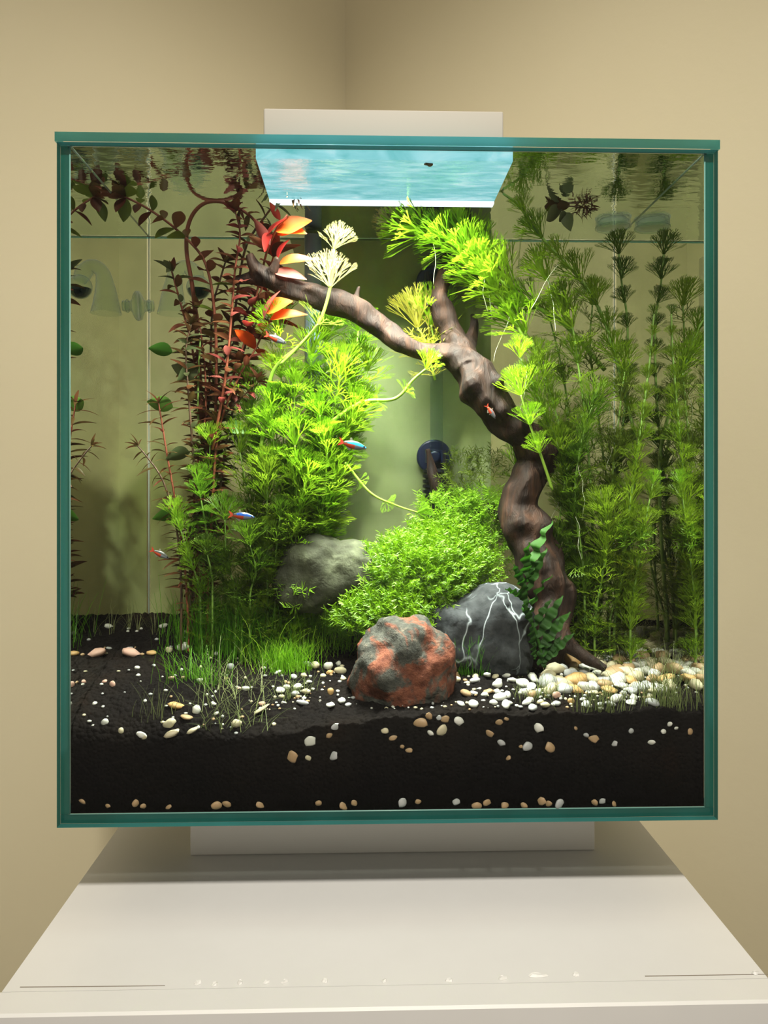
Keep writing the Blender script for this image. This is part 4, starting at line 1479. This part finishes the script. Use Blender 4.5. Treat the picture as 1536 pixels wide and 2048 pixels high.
# ------------------------------------------------------------------ fern on the driftwood foot
fp = empty('dark_fern', P(1075, 1300, .07))
tag(fp, 'dark green fern with wavy leaves clinging to the driftwood foot', 'aquatic plant')
tv, tf = tube_vf(catmull([P(1045, 1215, .056), P(1070, 1260, .054), P(1090, 1335, .054)], 5), 0.0012, 6)
obj('rhizome', mesh_from('rhizome', rel(fp, tv), tf, M['fern'], True), fp)
for (ax, ay, bx, by, ro) in [(1060, 1150, 1072, 1045, 1.5), (1058, 1165, 1040, 1080, 1.3), (1055, 1185, 1022, 1120, 1.2), (1058, 1180, 1078, 1100, 1.5), (1050, 1200, 1008, 1165, 1.1), (1056, 1215, 1032, 1150, 1.4), (1062, 1230, 1068, 1150, 1.4),
                             (1066, 1250, 1040, 1195, 1.2), (1068, 1255, 1092, 1200, 1.4), (1075, 1275, 1118, 1195, 1.4), (1080, 1295, 1132, 1225, 1.3), (1082, 1310, 1112, 1238, 1.5), (1086, 1325, 1138, 1265, 1.2), (1085, 1332, 1112, 1275, 1.4), (1078, 1330, 1092, 1262, 1.5), (1072, 1300, 1052, 1240, 1.3), (1072, 1320, 1058, 1275, 1.3)]:
    a, b = P(ax, ay, .054), P(bx, by, .050)
    put_leaf(fp, a, b - a, (b - a).length * 1.02, 'fern', 'fern', ro)

# ------------------------------------------------------------------ moss cushion and grass
def moss(name, label, blobs, nspr, mat, seed, ls=0.0042):
    """sprigs of tiny leaflets standing on a few blobs: (px, py, Y, rx px, rz px, ry m)"""
    rg = random.Random(seed)
    c0 = P(*blobs[0][:3])
    t = empty(name, c0)
    tag(t, label, 'aquatic plant')
    V, Fc = [], []
    tot = sum(b[3] * b[4] for b in blobs)
    for (px, py, Y, rx, rz, ry) in blobs:
        c = P(px, py, Y)
        s = PXS(Y)
        for i in range(int(nspr * rx * rz / tot)):
            u = Vector((rg.gauss(0, 1), rg.gauss(0, 1) - .5, rg.gauss(0, 1) + .35)).normalized()
            k = rg.uniform(.55, 1.0)
            p = c + Vector((u.x * rx * s, u.y * ry, u.z * rz * s)) * k
            d = (u + Vector((rg.uniform(-.7, .7), rg.uniform(-.7, .7), rg.uniform(0, 1.1)))).normalized()
            for j in range(6):
                q = p + d * 0.0022
                ribbon(V, Fc, p, q, d.orthogonal().normalized(), 0.0002, 0.0002)
                for h in range(3):
                    a = rg.uniform(0, 6.28)
                    o1 = d.orthogonal().normalized()
                    dv = (o1 * math.cos(a) + d.cross(o1) * math.sin(a) + d * .7).normalized()
                    wv_ = dv.orthogonal().normalized()
                    l = ls * rg.uniform(.6, 1.1)
                    ribbon(V, Fc, q, q + dv * l * .6, wv_, 0.00018, 0.0003)
                    ribbon(V, Fc, q + dv * l * .6, q + dv * l, wv_, 0.0003, 0.00006)
                d = (d + Vector((rg.uniform(-.4, .4), rg.uniform(-.4, .4), rg.uniform(-.15, .35)))).normalized()
                p = q
    V = [clampx(v, .0015) for v in V]
    obj('foliage', mesh_from('foliage', rel(t, V), Fc, M[mat]), t)
    return t


moss('moss_cushion', 'bright green mossy cushion behind the red rock', [(830, 1165, .095, 120, 85, .026), (790, 1235, .078, 85, 45, .02), (880, 1105, .115, 85, 55, .02), (720, 1235, .085, 45, 35, .015), (930, 1150, .105, 55, 55, .018)], 2300, 'moss', 21)
moss('moss_clump', 'loose green moss hanging on the thin driftwood side branch', [(900, 1040, .13, 70, 45, .014), (970, 1030, .125, 50, 40, .012), (975, 1105, .12, 45, 50, .012)], 420, 'green', 22, .005)
moss('moss_sprig', 'thin upright moss shoots behind the moss near the strainer', [(930, 960, .135, 40, 45, .01), (975, 950, .13, 30, 40, .01)], 70, 'olive', 23, .005)
moss('small_leaf_shoot', 'small green shoot in front of the mossy rock', [(632, 1135, .10, 12, 35, .005), (610, 1195, .095, 40, 15, .01)], 60, 'lime', 24, .0065)
moss('bright_sprig', 'tiny bright green sprig beside the right pane', [(1265, 1085, .075, 14, 16, .005)], 22, 'green', 25, .006)  # tiny sprig in the common green leaf colour


def tuft(px, py, hpx, wpx, n, mat, label, seed, lean=0.5, Y=None, wid=0.00022, name='grass_tuft'):
    rg = random.Random(seed)
    base = on_soil(px, py) if Y is None else P(px, py, Y)
    if base is None:
        base = P(px, py, .1)
    s = PXS(base.y)
    t = empty(name, base)
    tag(t, label, 'grass tuft')
    V, Fc = [], []
    for i in range(n):
        x = base.x + rg.gauss(0, .32) * wpx * s
        y = base.y + rg.gauss(0, .32) * wpx * s * .5
        x = min(IX1 - .004, max(IX0 + .004, x))
        y = min(IY1 - .004, max(IY0 + .003, y))
        p = Vector((x, y, (soil_z(x, y) if Y is None else base.z) - .001))
        an = rg.uniform(0, 6.28)
        d = Vector((math.cos(an) * lean * rg.random(), math.sin(an) * lean * rg.random() * .7, 1)).normalized()
        L = hpx * s * rg.uniform(.5, 1.1)
        wv_ = Vector((math.cos(an + 1.57), math.sin(an + 1.57), 0))
        wv_ = (wv_ + Vector((1, 0, 0)) * .5).normalized()
        bend = Vector((math.cos(an), math.sin(an) * .6, -.35)) * rg.uniform(.05, .35) * lean * 1.4
        m_ = 4
        for j in range(m_):
            q = clampx(p + d * (L / m_), .0015)
            w0 = wid * (1 - j / m_ * .7)
            w1 = wid * (1 - (j + 1) / m_ * .7)
            ribbon(V, Fc, p, q, wv_, w0, w1)
            p = q
            d = (d + bend).normalized()
    obj('blades', mesh_from('blades', rel(t, V), Fc, M[mat]), t)
    return t


tuft(458, 1292, 118, 150, 1500, 'grass', 'thick dark green grass clump below the feathery bush', 31, .45, wid=.0003)
tuft(560, 1288, 85, 120, 520, 'grass', 'dark green grass between the thick clump and the mossy rock', 32, .6)
tuft(575, 1338, 66, 80, 480, 'grass_lime', 'low yellow green grass cushion in the front middle', 33, .6)
tuft(560, 1320, 130, 140, 90, 'grass_lime', 'long loose light grass blades over the yellow green cushion', 34, 1.1)
tuft(690, 1298, 115, 120, 230, 'grass_lime', 'light long grass leaning beside the red rock', 35, 1.0)
tuft(640, 1265, 80, 140, 420, 'grass_lime', 'short bright grass under the mossy rock', 36, .7)
tuft(935, 1345, 85, 75, 330, 'grass', 'green grass tuft between the red rock and the veined rock', 37, .5)
tuft(975, 1335, 50, 50, 80, 'grass_lime', 'small yellow green grass at the foot of the veined rock', 38, .7)
tuft(400, 1365, 85, 95, 130, 'grass', 'dull grass tuft on the dark soil near the red stems', 39, .8)
tuft(310, 1440, 75, 50, 18, 'grass_dry', 'few thin dry blades beside the oblong pale pebbles', 40, .5)
tuft(445, 1445, 95, 130, 70, 'grass_dry', 'messy dry grass lying over the front soil', 41, 1.4)
tuft(480, 1390, 110, 140, 60, 'grass_dry', 'dry arching blades in front of the dark grass clump', 42, 1.4)
tuft(590, 1390, 60, 60, 60, 'grass_dry', 'small dry tuft among the white pebbles', 43, .9)
tuft(1080, 1395, 65, 70, 70, 'grass_dry', 'sparse dry tuft in front of the driftwood root', 44, .9)
tuft(1205, 1430, 85, 80, 110, 'grass_dry', 'upright olive grass tuft at the front right of the pebbles', 45, .6)
tuft(1330, 1410, 115, 110, 170, 'grass_dry', 'olive grass tuft among the dense pebbles near the right pane', 46, .6)
tuft(1270, 1330, 70, 150, 70, 'grass_dry', 'thin scattered blades in the dense pebble bed', 47, .8)
tuft(1240, 1275, 75, 130, 110, 'grass_dry', 'matted dry roots at the foot of the right thicket', 48, 1.2)
tuft(1035, 1330, 80, 50, 30, 'grass_dry', 'few dry blades against the veined rock', 49, 1.3)
tuft(300, 1265, 65, 120, 26, 'grass_dry', 'few bare dry roots at the back left on the soil', 50, .7)

# ------------------------------------------------------------------ pebbles
PB = {}


def pebble_mesh(col, var):
    key = (col, var)
    if key not in PB:
        rg = random.Random(var * 17 + 3)
        bm = bmesh.new()
        bmesh.ops.create_icosphere(bm, subdivisions=2, radius=1)
        off = Vector((var * 5.3, var * 2.1, 1))
        sx, sy, sz = rg.uniform(.95, 1.15), rg.uniform(.7, 1.0), rg.uniform(.5, .8)
        for v in bm.verts:
            k = 1 + .28 * noise.noise(v.co * 1.3 + off) + .1 * noise.noise(v.co * 3 + off)
            v.co = Vector((v.co.x * sx, v.co.y * sy, v.co.z * sz)) * k
        me = bpy.data.meshes.new('pebble')
        bm.to_mesh(me)
        bm.free()
        me.materials.append(PEB[col])
        me.polygons.foreach_set('use_smooth', [True] * len(me.polygons))
        PB[key] = me
    return PB[key]


PR = random.Random(77)
placed = []


def pebble(p, r, col, label, group, flat=1.0, rot=None, name='pebble', sc_=None, sink=.25):
    o = obj(name, pebble_mesh(col, PR.randrange(6)), None, p + Vector((0, 0, r * (0.6 - sink))))
    o.rotation_euler = rot or (PR.uniform(-.35, .35), PR.uniform(-.35, .35), PR.uniform(0, 6.28))
    o.scale = sc_ or (r * PR.uniform(.85, 1.25), r * PR.uniform(.85, 1.1), r * PR.uniform(.8, 1.1) * flat)
    tag(o, label, 'pebble', group)
    placed.append((p.x, p.y, r))
    return o


# the ones that stand out
for (px, py, w, h, col, lab, rz) in [
    (263, 1306, 42, 22, 'pink', 'large pink stone with a raised corner on the left soil', -.3),
    (303, 1306, 20, 11, 'orange', 'small flat orange pebble beside the pink stone', 0), (352, 1411, 34, 18, 'orange', 'oblong golden pebble at the front left', -.3),
    (373, 1434, 26, 14, 'tan', 'tan oval pebble below the golden one', -.2), (393, 1420, 16, 22, 'white', 'upright white pebble right of the golden one', 0),
    (338, 1447, 30, 20, 'cream', 'oblong cream pebble leaning up at the front left', .6), (344, 1467, 34, 18, 'cream', 'long cream pebble lying lowest at the front left', .3),
    (385, 1461, 26, 13, 'cream', 'slim greenish cream pebble next to the long one', .4), (284, 1470, 22, 15, 'white', 'white pebble pair outlier at the front left soil', -.4),
    (242, 1462, 11, 15, 'cream', 'narrow upright cream pebble on the bare left soil', 0), (210, 1444, 15, 17, 'white', 'bluish white pebble alone on the bare left soil', .6),
    (473, 1447, 24, 20, 'cream', 'round cream pebble under the dry grass', .3), (520, 1420, 44, 12, 'cream', 'long thin pale pebble pointing up at the front', .55),
    (206, 1258, 18, 14, 'white', 'white pebble far back on the left soil', .2), (247, 1250, 20, 14, 'cream', 'yellowish pebble far back on the left soil', 0),
    (326, 1252, 20, 16, 'white', 'white pebble at the back beside the red stems', .3), (366, 1294, 26, 20, 'white', 'big white pebble in front of the red stems', .2),
    (479, 1301, 18, 16, 'pink', 'pink pebble in front of the dark grass clump', .3), (461, 1333, 16, 16, 'grey', 'lilac grey pebble in front of the dark grass clump', 0),
    (225, 1368, 11, 16, 'pink', 'small upright pink pebble on the left soil', .2), (165, 1369, 8, 12, 'orange', 'tiny orange pebble by the left pane', 0), (187, 1365, 10, 9, 'white', 'tiny white pebble on the left soil ridge', 0), (209, 1363, 11, 12, 'pink', 'tiny pale pink pebble on the left soil ridge', .5),
    (491, 1377, 18, 11, 'white', 'oval white pebble among the dry blades', 0), (661, 1383, 14, 18, 'orange', 'pointed orange pebble left of the red rock', 0),
    (660, 1345, 16, 14, 'orange', 'small orange and white pebble left of the red rock', 0), (681, 1341, 24, 20, 'cream', 'cream pebble touching the left side of the red rock', 0), (1150, 1358, 56, 40, 'orange', 'largest honey coloured stone in the dense pebbles', .2),
    (1110, 1338, 44, 30, 'cream', 'big cream and pink stone beside the veined rock', 0), (1173, 1333, 36, 24, 'white', 'smooth pale green white pebble below the driftwood root', 0), (1233, 1397, 32, 22, 'white', 'angular white stone behind the upright grass tuft', .3),
    (1122, 1310, 26, 20, 'white', 'white pebble above the big cream stone', 0), (1100, 1315, 34, 24, 'tan', 'tan stone at the foot of the driftwood', .2), (1255, 1378, 24, 14, 'white', 'flat bright white pebble in front of the dense bed', .1),
    (1305, 1405, 30, 18, 'grey', 'large pale grey pebble left of the olive grass', -.3), (1113, 1390, 16, 20, 'pink', 'pink red pebble in the front right scatter', 0), (1142, 1402, 14, 16, 'orange', 'bright orange pebble in the front right scatter', 0),
    (1278, 1303, 34, 20, 'white', 'long white pebble in the middle of the dense bed', 0), (1320, 1302, 30, 18, 'white', 'pale oval pebble beside the long white one', 0), (1262, 1330, 34, 18, 'white', 'white oval pebble in the dense bed below the long one', 0)]:
    p = on_soil(px, py + h * .25)
    if p is None or p.x < IX0 + w * .5 * PXS(p.y) or p.x > IX1 - w * .5 * PXS(p.y):
        continue
    s = PXS(p.y)
    pebble(p, h * s * .5, col, lab, None, rot=(0, -rz, PR.uniform(-.2, .2)), sc_=(w * s * .47, w * s * .38, h * s * .62), sink=.1)


def scatter(n, region, rlo, rhi, cols, where, group, mind=.8, lift=0):
    cnt = 0
    tries = 0
    while cnt < n and tries < n * 40:
        tries += 1
        px, py = region(PR)
        p = on_soil(px, py)
        if p is None or not (IX0 + .006 < p.x < IX1 - .006) or not (IY0 + .007 < p.y < IY1 - .008):
            continue
        r = PXS(p.y) * PR.uniform(rlo, rhi) * .5
        if any((p.x - a) ** 2 + (p.y - b) ** 2 < ((r + c) * mind) ** 2 for a, b, c in placed):
            continue
        col = PR.choice(cols)
        word = {'white': 'white', 'cream': 'cream', 'tan': 'tan brown', 'orange': 'orange', 'pink': 'pinkish', 'grey': 'grey'}[col]
        size_w = 'larger ' if r > PXS(p.y) * (rlo + rhi) * .27 else 'smaller '
        lab = size_w + word + ' pebble ' + where(px, py)
        pebble(p, r, col, lab, lab)
        cnt += 1
    return cnt


c1 = scatter(95, lambda R: (R.uniform(1090, 1412), 1268 + 118 * R.random() ** .9), 24, 42, ('white', 'white', 'cream', 'cream', 'cream', 'tan', 'grey', 'grey', 'orange'), lambda x, y: 'in the dense bed, ' + ('back rows' if y < 1305 else 'middle rows' if y < 1345 else 'front edge') + (' beside the driftwood root' if x < 1200 else ' halfway to the right pane' if x < 1310 else ' close to the right pane'), '', .62)
c2 = scatter(45, lambda R: (R.uniform(905, 1310), 1352 + 68 * R.random()), 14, 25, ('white', 'white', 'white', 'cream', 'grey', 'tan'), lambda x, y: 'on soil ' + ('between the red rock and veined rock' if x < 1000 else 'in front of the veined rock' if x < 1090 else 'in front of the driftwood root' if x < 1200 else 'around the upright olive grass') + (', farther row' if y < 1385 else ', nearer row'), '', .9)
c3 = scatter(36, lambda R: (R.uniform(555, 800), 1325 + 90 * R.random()), 12, 23, ('white', 'white', 'white', 'cream', 'cream', 'grey'), lambda x, y: 'on black soil ' + ('beside the yellow green grass cushion' if x < 640 else 'just beside the red rock' if x < 710 else 'at the foot of the red rock') + (', farther row' if y < 1370 else ', nearer row'), '', 1.0)
c4 = scatter(12, lambda R: (R.uniform(150, 480), 1250 + 60 * R.random()), 9, 18, ('white', 'cream', 'grey', 'white'), lambda x, y: 'at the back of the bare left soil ' + ('near the side pane' if x < 260 else 'before the red stems'), '', 1.0)
c5 = scatter(10, lambda R: (R.uniform(180, 560), 1330 + 130 * R.random()), 8, 14, ('white', 'white', 'cream', 'pink'), lambda x, y: 'on the front left soil ' + ('near the side pane' if x < 320 else 'under the dry grass'), '', 1.2)


def front_pebbles(n, reg, rlo, rhi, cols, where, group):
    k = 0
    tries = 0
    while k < n and tries < n * 30:
        tries += 1
        px, py = reg(PR)
        p = P(px, py, SY0 - 0.0002)
        if not (IX0 + .004 < p.x < IX1 - .004) or p.z > soil_z(p.x, SY0 + .001) - .001 or p.z < IZ0 + .002:
            continue
        r = PXS(.006) * PR.uniform(rlo, rhi) * .5
        if any(abs(p.x - a) < (r + c) * .8 and abs(p.z - b) < (r + c) * .8 for a, b, c in fplaced):
            continue
        fplaced.append((p.x, p.z, r))
        col = PR.choice(cols)
        word = {'white': 'white', 'cream': 'cream', 'tan': 'tan brown', 'orange': 'orange', 'pink': 'pinkish', 'grey': 'grey'}[col]
        o = obj('pebble', pebble_mesh(col, PR.randrange(6)), None, p + Vector((0, r * .12, 0)))
        o.rotation_euler = (PR.uniform(1.2, 1.9), PR.uniform(-.5, .5), PR.uniform(-.5, .5))
        o.scale = (r * PR.uniform(.8, 1.2), r * PR.uniform(.8, 1.1), r * .55)
        lab = word + ' pebble ' + where(px, py)
        tag(o, lab, 'pebble', lab)
        k += 1


fplaced = []
front_pebbles(30, lambda R: (R.gauss(880, 190), 1425 + 95 * R.random()), 9, 30, ('tan', 'tan', 'tan', 'cream', 'white', 'tan', 'grey'), lambda x, y: 'pressed against the front glass ' + ('below the dry grass' if x < 700 else 'below the red rock' if x < 910 else 'below the veined rock' if x < 1080 else 'below the root') + (', upper' if y < 1470 else ', lower'), '')
front_pebbles(7, lambda R: (R.uniform(1120, 1400), 1440 + 80 * R.random()), 8, 16, ('tan', 'white', 'grey'), lambda x, y: 'buried in dark soil at the front glass below the olive grass', '')
front_pebbles(24, lambda R: (140 + 1270 * R.random() ** .7, 1602 + 12 * R.random()), 10, 22, ('tan', 'tan', 'tan', 'grey'), lambda x, y: 'in the row along the bottom glass, ' + ('left third' if x < 560 else 'middle third' if x < 990 else 'right third'), '')

row = sorted((o for o in COL.objects if 'bottom glass' in o.get('label', '')), key=lambda o: o.location.x)
ordw = ['first', 'second', 'third', 'fourth', 'fifth', 'sixth', 'seventh', 'eighth', 'ninth', 'tenth', 'eleventh', 'twelfth', 'thirteenth']
half = (len(row) + 1) // 2
for i, o in enumerate(row):
    k, side = (i, 'left') if i < half else (len(row) - 1 - i, 'right')
    o['label'] = o['label'].split(' pebble')[0] + ' pebble on the bottom glass, ' + ordw[min(k, 12)] + ' from the ' + side + ' tank corner'
    o['group'] = 'row of pebbles along the bottom glass'

# fine gravel: too small and too many to pick apart
V, Fc = [], []
bm = bmesh.new()
bmesh.ops.create_icosphere(bm, subdivisions=1, radius=1)
gv = [v.co.copy() for v in bm.verts]
gf = [tuple(v.index for v in f.verts) for f in bm.faces]
bm.free()
gm = []
for i in range(800):
    k = PR.random()
    if k < .45:
        px, py = PR.uniform(1070, 1412), 1262 + 140 * PR.random()
    elif k < .85:
        px, py = PR.uniform(520, 1300), 1330 + 90 * PR.random()
    else:
        px, py = PR.uniform(140, 560), 1250 + 220 * PR.random()
    p = on_soil(px, py)
    if p is None or not (IX0 + .003 < p.x < IX1 - .003) or not (IY0 + .003 < p.y < IY1 - .004):
        continue
    r = PR.uniform(.0007, .0017)
    b = len(V)
    sx, sy, sz = PR.uniform(.7, 1.3), PR.uniform(.7, 1.3), PR.uniform(.6, .9)
    V += [p + Vector((v.x * sx * r, v.y * sy * r, v.z * sz * r + r * .3)) for v in gv]
    Fc += [tuple(b + q for q in f) for f in gf]
    gm += [PR.choice((0, 0, 1, 2, 3))] * len(gf)
tag(obj('gravel', mesh_from('gravel', V, Fc, [PEB[c_] for c_ in ('white', 'cream', 'tan', 'grey')], True, gm)), 'fine pale gravel crumbs strewn over the black soil', 'gravel', kind='stuff')

# ------------------------------------------------------------------ fish
M['fish_back'] = principled('fish_olive_back', (0.05, 0.05, 0.045), 0.3)
M['fish_blue'] = principled('fish_blue_stripe', (0.012, 0.06, 0.28), 0.2, 0.8)
M['fish_cyan'] = principled('fish_cyan_stripe', (0.015, 0.20, 0.42), 0.2, 0.8)
M['fish_silver'] = principled('fish_silver_belly', (0.15, 0.16, 0.18), 0.25, 0.6)
M['fish_red'] = principled('fish_red_flank', (0.40, 0.045, 0.015), 0.3)
M['fish_fin'] = leaf_mat('fish_clear_fin', (0.30, 0.28, 0.24), (0.40, 0.36, 0.30), .6)
M['fish_red_fin'] = leaf_mat('fish_red_fin', (0.60, 0.06, 0.03), (0.65, 0.10, 0.05), .5)
M['fish_eye'] = principled('fish_eye', (0.004, 0.004, 0.006), 0.1)


def fish(px, py, Y, lpx, ang, label, flip=False, stripe='fish_cyan', back='fish_back', rear='fish_red', belly='fish_silver', yaw=0.0):
    """head towards +x before turning; ang = tilt in the picture plane"""
    t = empty('neon_fish', P(px, py, Y))
    tag(t, label, 'fish')
    L = lpx * PXS(Y)
    N, S = 18, 14
    V, Fc, mi = [], [], []
    slots = [back, stripe, belly, rear]
    for i in range(N + 1):
        u = i / N                            # tail root -> snout
        x = (u - .42) * L * .82
        h = L * (.035 + .115 * math.sin(math.pi * min(1, (u * .92 + .06))) ** 1.1) * (1 if u < .93 else (1 - (u - .93) * 7))
        w = h * (.35 + .25 * u)
        zc = L * .01 * math.sin(u * 3)
        for k in range(S):
            a = 2 * math.pi * k / S
            V.append(Vector((x, math.cos(a) * w, math.sin(a) * h + zc)))
    for i in range(N):
        for k in range(S):
            k2 = (k + 1) % S
            Fc.append((i * S + k, i * S + k2, (i + 1) * S + k2, (i + 1) * S + k))
            zz = math.sin(2 * math.pi * (k + .5) / S)
            u = i / N
            if zz > .75:
                mi.append(0)
            elif zz > .12:
                mi.append(1 if u > .14 else 0)
            else:
                mi.append(3 if u < .5 else 2)
    Fc += [tuple(reversed(range(S))), tuple(N * S + k for k in range(S))]
    mi += [0, 2]
    obj('body', mesh_from('body', V, Fc, [M[s_] for s_ in slots], True, mi), t)

    def fin(name, pts, mat):
        n_ = len(pts)
        V2 = [Vector((x * L, -.0001, z * L)) for x, z in pts] + [Vector((x * L, .0001, z * L)) for x, z in pts]
        F2 = [tuple(range(n_)), tuple(reversed(range(n_, 2 * n_)))] + [(k, n_ + k, n_ + (k + 1) % n_, (k + 1) % n_) for k in range(n_)]
        obj(name, mesh_from(name, V2, F2, M[mat]), t)
    fin('tail_fin', [(-.33, .03), (-.42, .10), (-.53, .16), (-.46, .03), (-.44, 0), (-.46, -.03), (-.53, -.15), (-.42, -.09), (-.33, -.03)], 'fish_red_fin' if rear == 'fish_red' else 'fish_fin')
    fin('dorsal_fin', [(-.02, .13), (-.10, .24), (-.15, .22), (-.13, .12)], 'fish_fin')
    fin('anal_fin', [(-.02, -.12), (-.08, -.22), (-.22, -.12), (-.24, -.06)], 'fish_fin')
    fin('pelvic_fin', [(.12, -.13), (.06, -.21), (.04, -.14)], 'fish_fin')
    for sg in (-1, 1):
        bm_ = bmesh.new()
        bmesh.ops.create_uvsphere(bm_, u_segments=10, v_segments=6, radius=.032 * L)
        me_ = bpy.data.meshes.new('eye')
        bm_.to_mesh(me_)
        bm_.free()
        me_.materials.append(M['fish_eye'])
        obj('eye', me_, t, Vector((.385 * L, sg * .043 * L, .028 * L)))
    t.rotation_euler = (0, -ang if not flip else ang, (math.pi if flip else 0) + yaw)
    return t


fish(706, 890, .06, 58, -.24, 'brightest blue and red neon fish swimming in the clear water right of the bush', yaw=.15)
fish(484, 1032, .055, 52, -.12, 'silvery blue neon fish in front of the dark low leaves', stripe='fish_blue', yaw=.1)
fish(552, 678, .058, 46, -.38, 'neon fish with orange tail under the driftwood end', stripe='fish_back', back='fish_back', yaw=.2)
fish(320, 1108, .08, 40, -.5, 'small dark neon fish with red tail by the side pane', stripe='fish_back', rear='fish_red', yaw=.3)
fish(982, 824, .06, 34, -.95, 'small white fish with red back in front of the driftwood', stripe='fish_silver', back='fish_red', rear='fish_red', yaw=.2)
